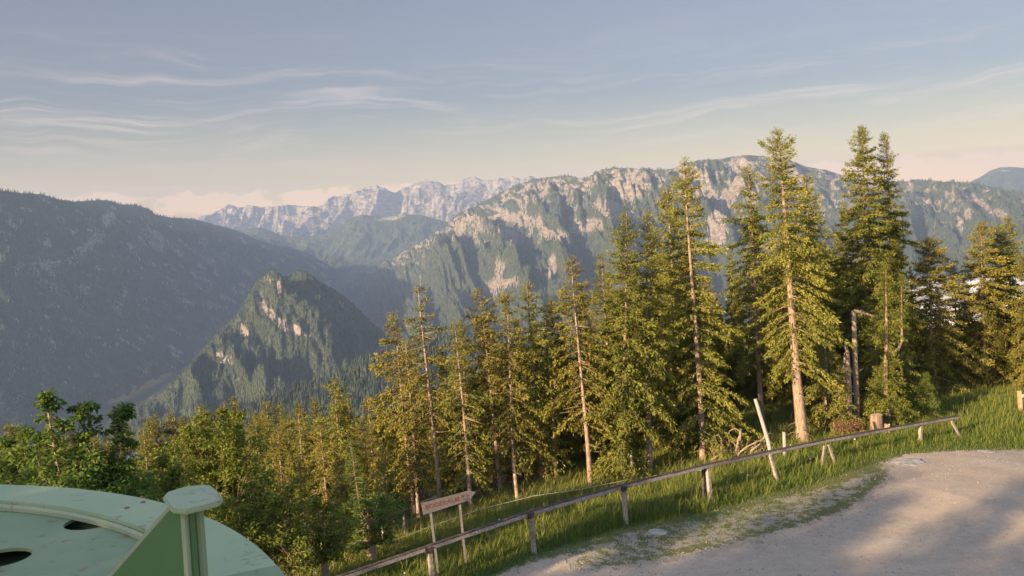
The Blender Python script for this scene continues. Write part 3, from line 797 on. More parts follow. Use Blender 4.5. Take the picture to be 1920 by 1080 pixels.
# top px, base px or depth, half width px, crown bottom row, row above which the crown also closes in front, label, options
HERO = [
 ((738, 588), (779, 968), 50, 850, 650, 'spruce at the left end of the row, bare lower trunk and brownish crown', dict(mat='spruce_warm', stubs=30, dens=1.1, lopside=-0.25)),
 ((785, 533), (826, 966), 44, 800, 600, 'thin tall spruce, pale trunk showing almost to the top, directly behind the arrow sign', dict(mat='spruce_warm', stubs=44, sparse_top=0.35, dens=0.9)),
 ((760, 640), 36.5, 46, 905, 0, 'short bushy spruce squeezed between two bare leaning trunks left of the arrow sign', dict(mat='spruce_warm')),
 ((852, 607), (884, 962), 38, 900, 700, 'small narrow spruce just right of the arrow sign tip', dict(mat='spruce', stubs=16, sparse_top=0.2)),
 ((897, 543), (940, 922), 52, 812, 640, 'spruce with dead side twigs low on its bare reddish trunk, right of the arrow sign', dict(mat='spruce_warm', stubs=40)),
 ((948, 545), (968, 928), 44, 845, 0, 'brownish spruce with a short bare foot, left one of a close pair', dict(mat='spruce_warm', stubs=12)),
 ((990, 527), 38.0, 46, 880, 0, 'spruce with a sharp pointed top, right one of a close pair', dict(mat='spruce', stubs=12)),
 ((1022, 572), (1043, 905), 34, 800, 690, 'small dim spruce with dark thin trunk, between the pointed pair and the taller brownish spruce', dict(mat='spruce', stubs=14)),
 ((1073, 486), (1107, 914), 54, 800, 585, 'brownish spruce with long visible trunk, left of the broad green spruce', dict(mat='spruce_warm', stubs=20, dens=1.1)),
 ((1126, 478), 47.0, 40, 860, 0, 'dark spruce top standing behind, left of the broad green spruce', dict(mat='spruce')),
 ((1172, 393), (1170, 905), 68, 890, 0, 'broad green spruce leafy right down to the grass', dict(mat='spruce', dens=1.35, narrow=0.72)),
 ((1214, 398), (1218, 892), 50, 770, 760, 'slim spruce with bare foot between two broad green spruces', dict(mat='spruce', stubs=14)),
 ((1250, 352), 40.5, 58, 850, 0, 'leafy spruce half hidden on the left of the tall spruce with a pale streaked trunk', dict(mat='spruce', dens=1.2)),
 ((1284, 297), (1318, 868), 68, 850, 400, 'tall broad spruce with pale trunk showing through the middle of its crown', dict(mat='spruce', stubs=10, dens=1.35, sparse_top=0.15, gap_w=0.55)),
 ((1400, 312), (1430, 800), 58, 690, 480, 'dark thin spruce behind the leaning pole with pale bare trunk', dict(mat='spruce', stubs=40, sparse_top=0.15)),
 ((1455, 243), (1507, 832), 64, 690, 525, 'tall spruce with crooked cross shaped top and thick bare pink trunk', dict(mat='spruce', stubs=16, dens=1.25, cross=True, narrow=0.62)),
 ((1512, 330), 46.0, 62, 780, 0, 'dark spruce filling in behind the spruce with the cross shaped top', dict(mat='spruce')),
 ((1614, 237), 49.0, 64, 740, 0, 'tallest dense spruce, left of two neighbouring pointed tops', dict(mat='spruce', dens=1.35)),
 ((1658, 249), 50.0, 72, 750, 0, 'tall dense spruce, right of two neighbouring pointed tops', dict(mat='spruce', dens=1.35, narrow=0.9)),
 ((1742, 448), 50.5, 74, 760, 0, 'broad lower spruce with drooping boughs behind the young bright spruce', dict(mat='spruce_warm', dens=1.3)),
 ((1787, 490), 57.0, 36, 725, 0, 'slim dark spruce in front of the fog, beyond the broad low spruce', dict(mat='spruce')),
 ((1840, 418), 52.5, 62, 715, 0, 'tall spruce at the far meadow edge, left of three close tops', dict(mat='spruce_warm', dens=1.2)),
 ((1866, 426), 54.5, 50, 715, 0, 'tall spruce at the far meadow edge, middle of three close tops', dict(mat='spruce')),
 ((1888, 410), 54.5, 56, 715, 0, 'tall spruce at the far meadow edge, right of three close tops', dict(mat='spruce', dens=1.2)),
 ((1930, 470), 50.5, 60, 715, 0, 'spruce cut off by the right picture edge beside the meadow', dict(mat='spruce_warm', dens=1.2)),
 ((1735, 702), (1735, 793), 30, 785, 0, 'young bright green spruce beside the fence end', dict(mat='spruce_young', size=0.7, whorl=0.10, droop=0.35, dens=2.6, narrow=0.95)),
 ((1572, 690), (1574, 815), 34, 815, 0, 'low leafy young spruce at the foot of the tall spruces, left of the tree stump', dict(mat='spruce', size=0.8, whorl=0.2)),
 ((1545, 640), 42.5, 46, 805, 0, 'bushy small spruce leaning on the pink trunk from the right', dict(mat='spruce', size=0.9)),
 ((1640, 590), 45.0, 46, 785, 0, 'leafy low spruce behind the tree stump and broken snag', dict(mat='spruce', dens=1.2)),
 ((1688, 600), 46.5, 38, 785, 0, 'leafy low spruce between the tree stump and the young bright spruce', dict(mat='spruce', dens=1.2)),
 ((628, 715), 43.0, 46, 900, 0, 'dark green pointed spruce rising above the lower wood on the left', dict(mat='spruce', dens=1.3)),
]
hs = 100
for top, base, hw, cbp, gapp, label, kw in HERO:
    hs += 1; kw = dict(kw); mat = M[kw.pop('mat')]
    if isinstance(base, tuple):
        B, D = hit(*base)
        T_ = P(top[0], top[1], D)
        B = np.array([B[0], B[1], gz(B[0], B[1])])
    else:
        D = base; T_ = P(top[0], top[1], D)
        hh = T_[2]-gz(T_[0], T_[1]); bx = T_[0]+LEAN*hh; B = np.array([bx, T_[1], gz(bx, T_[1])])
    h = float(np.linalg.norm(T_-B)); R = (1.18 if top[0] < 1110 else 1.10)*hw*D/FPX
    dz = B[2]-T_[2]
    # heights along the trunk of the rows given
    def frac(row):
        by = 540-FPX*(B@U2)/(B@Fv); ty = top[1]
        return float(np.clip((by-row)/(by-ty), 0, 1))
    gap_az = math.atan2(-B[1], -B[0])
    t_ = make_spruce(h, R, max(0.02, frac(cbp)), hs, mat, r0=0.0095*h+0.03 if 'pink' not in label else 0.29, gap=frac(gapp) if gapp else 0, gap_az=gap_az, bend=0.006*h, **kw)
    plant(t_, B, T_)
    tag(t_, label, 'spruce', GRP if D < 50 and h > 5 and hw > 33 and 'left' not in label[-5:] else None)

# prototypes for the wood behind and below
protos = []
for i, (h, R, cb, mt) in enumerate([(10, 1.45, 0.05, 'spruce'), (11, 1.35, 0.1, 'spruce'), (9, 1.6, 0.03, 'spruce'), (12, 1.45, 0.12, 'spruce'), (10, 1.35, 0.06, 'spruce_warm')]):
    protos.append((make_spruce(h, R, cb, 900+i, M[mt], stubs=0, dens=1.5, size=1.1, whorl=0.27, bend=0.05), h))
used_proto = [False]*5


def wood_tree(x, y, ztop, label, group, k=None, wid=1.0, lean=LEAN):
    k = random.randrange(5) if k is None else k
    root, h = protos[k]
    if used_proto[k]:
        root = copy_tree(root)
    used_proto[k] = True
    z = gz(x, y); H = ztop-z
    if H < 3:
        H = 3.0
    plant(root, (x, y, z), (x-lean*H, y, z+H))
    root.rotation_euler.rotate_axis('Z', random.random()*6.28)
    s = H/h; root.scale = (s*wid, s*wid, s)
    tag(root, label, 'spruce', group)
    return root


# wood falling away below on the left: crowns to the skyline drawn by their tops
SKY_L = [(-20, 812), (20, 803), (60, 812), (110, 822), (200, 806), (260, 800), (310, 782), (350, 775), (400, 764), (440, 752), (480, 760), (520, 755), (560, 760), (600, 752), (650, 760), (690, 752), (740, 765)]
rw = random.Random(11)
lab_wood = 'spruce among the crowded treetops falling away below on the left'
x = -30
while x < 745:
    for row in range(5):
        px = x+rw.uniform(-14, 14); D = (64, 56, 49, 42, 36)[row]*rw.uniform(0.96, 1.05)
        py = np.interp(px, [p[0] for p in SKY_L], [p[1] for p in SKY_L])+(rw.uniform(-14, 16), rw.uniform(14, 46), rw.uniform(50, 90), rw.uniform(90, 135), rw.uniform(130, 175))[row]
        if (px > 690 and row > 2) or (px < 240 and row == 4):
            continue
        p = P(px, py, D); wood_tree(p[0], p[1], p[2], lab_wood, 'spruces of the wood below', wid=rw.uniform(0.8, 1.15), k=rw.choice([0, 1, 2, 3, 4, 0, 2, 4]))
    x += rw.uniform(20, 32)
# dim spruces that close the gaps behind the row
lab_b = 'dim spruce deep in the shade behind the front row of tall spruces'
TOPB = [(690, 770), (800, 690), (900, 640), (1000, 640), (1100, 600), (1180, 520), (1300, 470), (1350, 550), (1400, 520), (1450, 440), (1540, 410), (1600, 430), (1700, 480), (1760, 600), (1820, 560), (1900, 520), (1960, 520)]
for row in range(3):
    x = (700, 715, 690)[row]
    while x < 1945:
        px = x+rw.uniform(-10, 10); D = (np.interp(px, [700, 1400, 1900], [46, 55, 60]), np.interp(px, [700, 1400, 1900], [54, 64, 68]), np.interp(px, [700, 1400, 1900], [41, 51, 57]))[row]*rw.uniform(0.97, 1.05)
        py = np.interp(px, [p[0] for p in TOPB], [p[1] for p in TOPB])+rw.uniform(-5, 70)+(0, 0, 90)[row]
        p = P(px, py, D); wood_tree(p[0], p[1], p[2], lab_b, 'dim spruces behind the front row', wid=rw.uniform(0.85, 1.2), k=rw.choice([0, 2, 3, 4]))
        x += rw.uniform(26, 40)
# slim spruces that fill the row
lab_f = 'slim spruce squeezed between the taller spruces of the row beyond the rail fence'
tops_f = [(835, 655), (872, 600), (915, 590), (932, 620), (975, 600), (1006, 585), (1040, 560), (1058, 600), (1098, 545), (1112, 600), (1148, 500), (1192, 470), (1206, 560), (1236, 430), (1262, 470), (1300, 440), (1322, 520), (1350, 590), (1376, 470), (1420, 400), (1440, 480), (1480, 400), (1496, 420), (1530, 400), (1556, 470), (1590, 380), (1636, 400), (1686, 420), (1712, 500), (1765, 540), (1812, 520)]
for px, py in tops_f:
    D = np.interp(px, [830, 1100, 1400, 1700, 1820], [39.5, 42, 49, 52, 55])*rw.uniform(0.98, 1.03); p = P(px, py, D)
    wood_tree(p[0], p[1], p[2], lab_f, 'slim spruces filling the row', wid=rw.uniform(.72, .9), k=rw.choice([0, 1, 3, 4]))
# spruces added out of view on the left, placed to shade road and wheel
lab_s = 'unseen spruce added left of the lift wheel to shade the foreground'
for (x, y, ht) in [(-31, -9, 4.0), (-28, -20, 3.0), (-36, -24, 5.5), (-24, -16.5, 3.0), (-33, -28, 5.0), (-27, -6, 4.5), (-32, -18, 5.0), (-30, -13, 9), (-34, -12.5, 7.5), (-28, -14.5, 8.5), (-33, -20, 9), (-26, -16.5, 8), (-36, -14, 8), (-38, -14, 9), (-18, 5, -2.5), (-20, 7.5, -2.5), (-16, 2, -3.0), (-24, 2, 1.2), (-15, -2, -2.5), (-25, 4, 1.0), (-9, -5, 6), (-11, -5, 7), (-13, -7, 7.5), (-12, -2.5, 4)]:
    wood_tree(x, y, ht, lab_s, 'added unseen spruces that shade the foreground', wid=1.0, k=rw.choice([0, 2, 2]))
# ------------------------------------------------------------------ broad-leaved trees


def leaf_cloud(centers, radii, n_per, ll, lw, seed, flat=0.6, droop=0.35):
    r = np.random.default_rng(seed)
    cs = np.repeat(np.asarray(centers), n_per, 0); rs = np.repeat(np.asarray(radii), n_per)
    n = len(cs)
    dirv = unit(r.normal(0, 1, (n, 3))); dirv[:, 2] *= flat
    p = cs+dirv*(rs*r.random(n)**0.45)[:, None]
    d = unit(dirv*np.array([1, 1, 0.4])+r.normal(0, .4, (n, 3))+np.array([0, 0, -droop]))
    nr = unit(np.array([0, 0, 1.0])+r.normal(0, .55, (n, 3)))
    side = unit(np.cross(d, nr))
    ln = r.uniform(0.7, 1.25, n)*ll; wd = ln*lw
    V, f = sprays(p, d, side, ln, wd)
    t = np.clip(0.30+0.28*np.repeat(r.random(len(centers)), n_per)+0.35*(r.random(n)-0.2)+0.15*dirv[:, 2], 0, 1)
    return V, f, np.repeat(t, 4)


def broadleaf(basep, leaders, crowns, mat, seed, label, ll=0.2, cat='tree', group=None, name='broadleaf_tree', n_per=46, rad=(0.22, 0.42), lw=0.26):
    """leaders: world points of the leading shoots; crowns: (centre, radius) of lower leafy masses"""
    r = random.Random(seed); root = empty(name, basep)
    B = np.array(basep, float); mb = MB(); cen = []; rads = []
    fork = np.mean([l for l in leaders], 0)*0.35+B*0.65
    mb.tube([np.zeros(3)-[0, 0, .4], (fork-B)*0.5+[.05, .03, 0], fork-B], [0.16, 0.13, 0.11], 9)
    for L in leaders:
        L = np.array(L, float); a = fork-B; b = L-B
        m1 = a*0.5+b*0.5+np.array([r.uniform(-.2, .2), r.uniform(-.2, .2), -.1])
        mb.tube([a, m1, b], [0.08, 0.045, 0.012], 7)
        ln = np.linalg.norm(b-a); k = int(ln/0.20)
        for i in range(k):
            t = (i+0.5)/k; q = (1-t)**2*a+2*t*(1-t)*m1+t*t*b
            reach = 0.10+0.5*(1-t)+0.15*r.random()
            for j in range(2 if t > 0.45 else 3):
                az = r.random()*6.28
                e = q+np.array([math.cos(az)*reach, math.sin(az)*reach, r.uniform(-.12, .10)])
                mb.tube([q, (q+e)/2+[0, 0, .03], e], [0.014, 0.010, 0.004], 4, False)
                cen.append(e+B); rads.append(r.uniform(*rad)*(0.45+0.5*(1-t)))
                if reach > .45:
                    cen.append((q+e)/2+B); rads.append(r.uniform(*rad))
            cen.append(q+B); rads.append(0.13)
    for L in leaders:
        for q_ in range(3):
            cen.append(np.array(L)+np.array([r.uniform(-.08, .08), r.uniform(-.08, .08), -.04-.1*q_])); rads.append(0.13)
    for c, R in crowns:
        c = np.array(c, float); k = int(26*R*R)+8
        for i in range(k):
            d = unit(np.array([r.gauss(0, 1), r.gauss(0, 1), r.gauss(0, .8)])); p = c+d*R*r.uniform(0.55, 1.0)
            cen.append(p); rads.append(r.uniform(*rad)*1.1)
            if i % 2 == 0:
                mb.tube([fork-B, (fork-B)*0.4+(c-B)*0.6, p-B], [0.035, 0.022, 0.006], 5, False)
    V, f, t = leaf_cloud(np.array(cen)-B, rads, n_per, ll, lw, seed)
    mb.build('trunk', M['bark'], root, smooth=True)
    raw('crown', V, [f], mat, root, {'tint': t})
    tag(root, label, cat, group); return root


def PG(px, py, d):
    """foot on the ground under a picture point"""
    p = P(px, py, d); return np.array([p[0], p[1], gz(p[0], p[1])])


broadleaf(PG(150, 800, 18.5), [P(84, 734, 18), P(158, 754, 18.4), P(228, 758, 19)], [(P(110, 905, 18), 0.75), (P(180, 905, 18.6), 0.75), (P(235, 915, 19), 0.65), (P(150, 950, 17.6), 1.0), (P(60, 930, 18.5), 0.8), (P(230, 960, 18), 0.8)], M['leaf'], 3,
          'large leafed tree with three leading shoots above the green wheel', ll=0.115, n_per=48, rad=(0.14, 0.30))
broadleaf(PG(40, 860, 21), [P(45, 800, 21), P(15, 820, 21.5)], [(P(20, 915, 21), 1.1), (P(90, 905, 21.5), 0.9), (P(-40, 930, 21), 1.1)], M['leaf'], 8, 'leafy bush tree at the left picture edge behind the green wheel', ll=0.115, n_per=44, rad=(0.16, 0.32))
broadleaf(PG(430, 860, 30), [P(370, 775, 30), P(420, 762, 30.5), P(445, 770, 29.5), P(350, 800, 29)], [(P(390, 850, 29.5), 1.3), (P(440, 850, 30), 1.3), (P(410, 920, 29), 1.3), (P(330, 880, 29), 1.0), (P(455, 920, 29), 1.2)], M['leaf_warm'], 5,
          'yellow green leafy tree in sun behind the capped green fin', ll=0.115, n_per=48, rad=(0.16, 0.34))
broadleaf(PG(300, 900, 24.5), [P(300, 850, 24), P(330, 870, 24.5)], [(P(310, 915, 24), 0.9), (P(350, 940, 24), 0.9), (P(270, 920, 24), 0.8)], M['leaf_warm'], 6, 'sunlit leafy bush tree left of the capped green fin', ll=0.13, n_per=28, rad=(0.14, 0.28))
broadleaf(PG(475, 960, 26), [P(470, 900, 26), P(500, 880, 26.5)], [(P(480, 960, 26), 1.0), (P(460, 1000, 25), 0.8), (P(440, 985, 25.5), .8)], M['leaf_warm'], 12, 'low leafy tree between the wheel rim and the yellow green bushes', ll=0.12, n_per=28, rad=(0.14, 0.28))
broadleaf(PG(535, 1000, 25.5), [P(545, 905, 25.5), P(520, 930, 25.5)], [(P(530, 975, 25.5), 0.75), (P(540, 1020, 25), 0.65)], M['leaf_warm'], 14, 'upright yellow green bush beside the right rim of the wheel', ll=0.11, n_per=30, rad=(0.12, 0.25), cat='bush', name='leafy_bush')
broadleaf(PG(600, 980, 27), [P(590, 930, 27), P(625, 940, 27)], [(P(600, 985, 27), 0.8), (P(635, 990, 27.5), 0.7), (P(575, 1015, 26.5), .6)], M['leaf_warm'], 15, 'low sprawling bush on the bank above the black wire post', ll=0.11, n_per=30, rad=(0.12, 0.25), cat='bush', name='leafy_bush')
broadleaf(PG(690, 985, 29.5), [P(690, 935, 29.5), P(715, 925, 30)], [(P(690, 965, 29.5), 0.7), (P(725, 955, 30), 0.6)], M['leaf'], 16, 'green bush at the foot of the larch, left of the bare leaning trunks', ll=0.11, n_per=30, rad=(0.12, 0.25), cat='bush', name='leafy_bush')
# mixed trees of the lower wood in the middle distance
mid_l = [((520, 800), 36, 46, 'spruce_warm', 'brownish spruce with broad boughs above the right rim of the wheel'), ((560, 770), 38, 44, 'spruce', 'green spruce left of the dark pointed spruce in the lower wood'), ((600, 800), 35, 46, 'spruce_warm', 'brownish spruce in front of the dark pointed spruce'),
         ((480, 790), 38, 40, 'spruce', 'spruce right of the yellow green leafy tree'), ((690, 745), 40, 44, 'spruce_warm', 'brownish spruce standing just left of the row of tall spruces'), ((560, 860), 31, 44, 'spruce', 'low spruce above the yellow green bush by the wheel'), ((632, 850), 33, 40, 'spruce_warm', 'low brownish spruce left of the bright green larch'), ((340, 790), 40, 40, 'spruce', 'spruce between the three shoot tree and the yellow green tree'), ((270, 800), 42, 36, 'spruce', 'spruce right of the three shoot tree'), ((715, 840), 35, 40, 'spruce', 'small green spruce right of the bright green larch')]
for i, (top, D, hw, mt, lab) in enumerate(mid_l):
    T_ = P(top[0], top[1], D); hh = T_[2]-gz(T_[0], T_[1]); B = np.array([T_[0]+LEAN*hh, T_[1], gz(T_[0]+LEAN*hh, T_[1])]); h = np.linalg.norm(T_-B)
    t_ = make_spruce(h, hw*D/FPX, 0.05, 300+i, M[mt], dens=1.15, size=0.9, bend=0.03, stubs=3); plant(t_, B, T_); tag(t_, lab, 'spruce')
T_ = P(655, 828, 30.5); B = PG(690, 950, 30.5); h = float(np.linalg.norm(T_-B))
t_ = make_spruce(h, 50*30.5/FPX, 0.08, 341, M['larch'], dens=1.0, size=0.62, droop=0.5, narrow=1.0, whorl=0.2, name='larch_tree'); plant(t_, B, T_)
tag(t_, 'bright green young larch in front of the bare leaning trunks', 'larch')

# ------------------------------------------------------------------ broken and dead trees by the tall spruces
B, D = hit(1606, 806)
root = empty('broken_tree', B); mb = MB()
def loc(px, py, d=None):
    return P(px, py, d or D)-B
mb.tube([loc(1607, 800)-[0, 0, .3], loc(1606, 740), loc(1603, 660), loc(1601, 582)], [0.17, 0.14, 0.12, 0.10], 9, True, 0.15)
mb.tube([loc(1601, 584), loc(1615, 584), loc(1632, 591), loc(1650, 598)], [0.09, 0.07, 0.05, 0.025], 7)
for px, py in ((1586, 640), (1620, 690), (1590, 720), (1622, 760)):
    mb.tube([loc(1604, py+10), loc(px, py)], [0.03, 0.01], 5)
mb.build('trunk', M['dead'], root, smooth=True)
tag(root, 'broken pale trunk with one bent arm at its top, behind the tree stump', 'broken tree')
D2 = D-0.4; root = empty('torn_limb', P(1592, 800, D2)); B2 = P(1592, 800, D2); mb = MB()
rl = random.Random(4)
mb.tube([P(1594, 800, D2)-B2, P(1590, 730, D2)-B2, P(1589, 660, D2)-B2, P(1583, 640, D2)-B2], [0.12, 0.17, 0.09, 0.03], 8, True, 0.3)
for k in range(16):
    px = rl.uniform(1575, 1602); py = rl.uniform(650, 740)
    pts = [P(1589, py, D2)-B2, P((1589+px)/2, py+rl.uniform(0, 30), D2-.1)-B2, P(px+rl.uniform(-6, 6), py+rl.uniform(40, 80), D2-.2)-B2]
    mb.tube(pts, [0.035, 0.025, 0.008], 5)
mb.build('broken_wood', M['dead'], root, smooth=True)
tag(root, 'splintered hanging limb with fraying dead strands beside the broken pale trunk', 'dead limb')
Bc, Dc = hit(1668, 806); root = empty('candelabra_spruce', Bc); mb = MB()
def lc(px, py):
    return P(px, py, Dc-0.6)-Bc
mb.tube([lc(1668, 806), lc(1660, 720), lc(1662, 655), lc(1662, 600), lc(1661, 505)], [0.14, 0.11, 0.09, 0.07, 0.02], 8)
mb.tube([lc(1661, 655), lc(1672, 662), lc(1684, 656), lc(1691, 640), lc(1691, 600), lc(1690, 535)], [0.075, 0.075, 0.07, 0.06, 0.045, 0.02], 8)
mb.build('trunk', M['bark'], root, smooth=True)
va = []; fa_ = []; ta = []; nb = 0
for (px0, py0, px1, py1, sd_, rc_) in ((1662, 650, 1661, 490, 5, .75), (1691, 610, 1690, 515, 6, .6), (1668, 790, 1662, 660, 9, 1.0), (1650, 800, 1648, 690, 12, .9)):
    a = lc(px0, py0); b = lc(px1, py1); hh = float(np.linalg.norm(b-a))
    V, f, t, lv, lf = spruce_arrays(hh, rc_, 0.0, 71+sd_, size=0.8, whorl=0.16, gap=0.6 if sd_ < 9 else 0.9, gap_az=math.atan2(-Bc[1], -Bc[0]), gap_w=0.35)
    va.append(V+a); fa_.append(f+nb); ta.append(t); nb += len(V)
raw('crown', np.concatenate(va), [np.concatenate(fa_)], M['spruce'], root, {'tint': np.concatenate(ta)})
tag(root, 'spruce with a second stem curving up like a hook, right of the broken pale trunk', 'spruce')


def stump(px, py, D, r, h, label, seed):
    p = P(px, py, D); B = np.array([p[0], p[1], gz(p[0], p[1])]); root = empty('tree_stump', B); mb = MB(); n = 14; r_ = random.Random(seed)
    vs = []; prof = [(-0.25, 1.7), (0.02, 1.35), (0.18, 1.08), (0.6, 0.98), (0.97, 0.94)]
    fl = [1+0.22*math.sin(k*3*6.28/n+seed)+0.08*r_.random() for k in range(n)]
    for zf, rf in prof:
        for k in range(n):
            e = 1+(fl[k]-1)*(1.2 if rf > 1.1 else 0.4)
            vs.append((math.cos(k*6.283/n)*r*rf*e, math.sin(k*6.283/n)*r*rf*e, h*zf+(0.06*r_.random() if zf > .9 else 0)))
    fs = [(i*n+k, i*n+(k+1) % n, (i+1)*n+(k+1) % n, (i+1)*n+k) for i in range(4) for k in range(n)]
    mb.add(vs, fs); mb.build('bark_side', M['bark'], root, smooth=True)
    t = MB(); t.add([(v[0]*0.985, v[1]*0.985, v[2]-0.012) for v in vs[-n:]]+[(0, 0, h*0.98)], [(k, (k+1) % n, n) for k in range(n)]); t.build('cut_top', M['cut'], root)
    tag(root, label, 'tree stump'); return root


_, Ds = hit(1640, 816)
stump(1643, 816, Ds, 0.29, 0.95, 'large pale tree stump in the grass behind the rail fence', 2)
stump(1664, 816, Ds-0.3, 0.13, 0.55, 'small cut stump right beside the large pale tree stump', 5)
# uprooted, curled dead boughs below the leaning pole
p0, D0 = hit(1385, 862); root = empty('dead_brushwood', p0); mb = MB(); rl = random.Random(9)
def lb(px, py, dd=0.0):
    return P(px, py, D0+dd)-p0
for pts in ([(1352, 850), (1353, 825), (1347, 815), (1338, 818), (1336, 830)], [(1380, 848), (1385, 822), (1390, 810), (1378, 803), (1368, 808), (1366, 814)], [(1385, 850), (1400, 838), (1420, 828), (1436, 822)], [(1396, 850), (1412, 838), (1428, 840), (1440, 846)], [(1335, 862), (1350, 852), (1366, 845)], [(1408, 846), (1425, 832), (1436, 815), (1446, 812)], [(1420, 848), (1430, 838), (1434, 826)], [(1388, 812), (1389, 806)], [(1376, 856), (1384, 846), (1392, 826)], [(1405, 852), (1418, 846), (1432, 852)]):
    z_ = rl.uniform(-.3, .3); mb.tube([lb(pts[0][0], pts[0][1]+14, z_)]+[lb(x_, y_, z_) for x_, y_ in pts], [0.055]+[0.055-0.04*i/(len(pts)-1) for i in range(len(pts))], 6)
for k in range(26):
    x_ = rl.uniform(1335, 1445); y_ = rl.uniform(826, 852); z_ = rl.uniform(-.3, .4)
    mb.tube([lb(x_, y_+16, z_), lb(x_+rl.uniform(-8, 8), y_+4, z_), lb(x_+rl.uniform(-22, 22), y_-rl.uniform(0, 12), z_)], [0.02, 0.014, 0.006], 4)
mb.build('boughs', M['dead'], root, smooth=True)
tag(root, 'tangle of curled dead boughs lying behind the rail fence by the leaning pole', 'dead boughs')
p0, D0 = hit(1590, 820); V, f, t = leaf_cloud(np.array([[rl.uniform(-.55, .55), rl.uniform(-.3, .3), rl.uniform(.15, .75)] for _ in range(40)]), [0.18]*40, 26, 0.12, 0.16, 4)
m, N = material('dry_twigs'); finish(N, principled(N, N.ramp(N.n('ShaderNodeAttribute', attribute_name='tint').outputs['Fac'], [(0.0, (0.14, 0.07, 0.035)), (1.0, (0.30, 0.17, 0.09))]), 0.9)); M['dry'] = m
o = raw('brush_heap', V, [f], M['dry'], None, {'tint': t}); o.location = tuple(p0); tag(o, 'reddish brown heap of dry brush left of the large tree stump', 'brush heap')

# ------------------------------------------------------------------ rail fence
fr = empty('rail_fence', FENCE[0]); tag(fr, 'long grey wooden rail fence rising along the grassy road edge', 'fence'); FO = FENCE[0]
def inv(px):
    return 1/(1/26+(1/40-1/26)*(px-805)/980.0)
RAILPX = [(640, 1092), (805, 1030), (995, 965), (1169, 915), (1327, 876), (1455, 846), (1548, 829), (1726, 796), (1796, 784)]
RT = [P(x_, y_, inv(x_)) for x_, y_ in RAILPX]
for i, (x_, y_) in enumerate(RAILPX):
    if i == 0 or i in (5, 6, 8):
        continue
    g_ = P(*{1: (812, 1105), 2: (1003, 1037), 3: (1175, 982), 4: (1333, 942), 7: (1727, 836)}[i], inv(x_))
    top = RT[i]+np.array([0.0, 0.03, 0.02 if i != 4 else 0.10])
    mb = MB(); g2 = np.array([g_[0], g_[1], gz(g_[0], g_[1])-0.4])
    mb.bar(g2-FO, top-FO, 0.135, 0.125, up=(FD[0], FD[1], 0), seg=4, wob=0.12); mb.build('post', M['wood'], fr, bevel=0.008)
    if i in (1, 2, 3):
        mb = MB(); c = RT[i]-FO+np.array([0, -.075, -0.05]); d_ = np.array([FD[0], FD[1], 0])
        mb.bar(c-d_*0.13+[0, 0, .05], c+d_*0.13+[0, 0, 0.05], 0.05, 0.17, seg=1); mb.build('bracket', M['wood_dark'], fr, bevel=0.006)
mb = MB(); g_ = P(1322, 940, inv(1322)+.1); mb.bar(np.array([g_[0], g_[1]+.12, gz(g_[0], g_[1])-.3])-FO, RT[4]-FO+[-.12, .14, -.05], 0.11, 0.11, up=(FD[0], FD[1], 0), seg=3, wob=0.15); mb.build('post', M['wood_dark'], fr, bevel=0.006)
for pa, pb in (((1553, 834), (1568, 872)), ((1546, 836), (1540, 872)), ((1784, 790), (1806, 826)), ((1443, 852), (1462, 908))):
    mb = MB(); a_2 = P(*pa, inv(pa[0])-.1); b_2 = P(*pb, inv(pb[0])-.3); b_2[2] = min(b_2[2], gz(b_2[0], b_2[1])-.1); mb.bar(a_2-FO, b_2-FO, 0.09, 0.09, up=(FD[0], FD[1], 0), seg=3, wob=0.15); mb.build('brace', M['wood'], fr, bevel=0.006)
rails = [(0, 2), (2, 3), (3, 4), (4, 6), (6, 8)]
for i, j in rails:
    a = RT[i]-FO; b = RT[j]-FO; d_ = unit(b-a)
    if i == 0:
        d_ = unit(RT[2]-RT[1]); a = RT[2]-FO-d_*9.5
    mb = MB(); mb.bar(a+[0, 0, .045], b+[0, 0, .045]+d_*0.06, 0.14, 0.115, seg=10, wob=0.10); mb.build('rail', M['wood'], fr, bevel=0.012)
    mb = MB(); mb.bar(a+[0, .01, .113], b+[0, .01, .113]+d_*0.05, 0.145, 0.022, seg=10, wob=0.2); mb.build('rail_cap', M['wood_dark'], fr)
# leaning pole
pb_, Dp = hit(1462, 905); a = P(1416, 748, Dp+.25); mb = MB(); mb.tube([pb_-[0.05, 0, .3], pb_*0.5+a*0.5+[.02, 0, 0], a], [0.075, 0.078, 0.065], 10, True, 0.08)
root = empty('leaning_pole', pb_); mb.v = [tuple(np.array(v)-pb_) for v in mb.v]; mb.build('pole', M['pole'], root, smooth=False); tag(root, 'tall grey bare pole leaning to the left across the rail fence', 'pole')
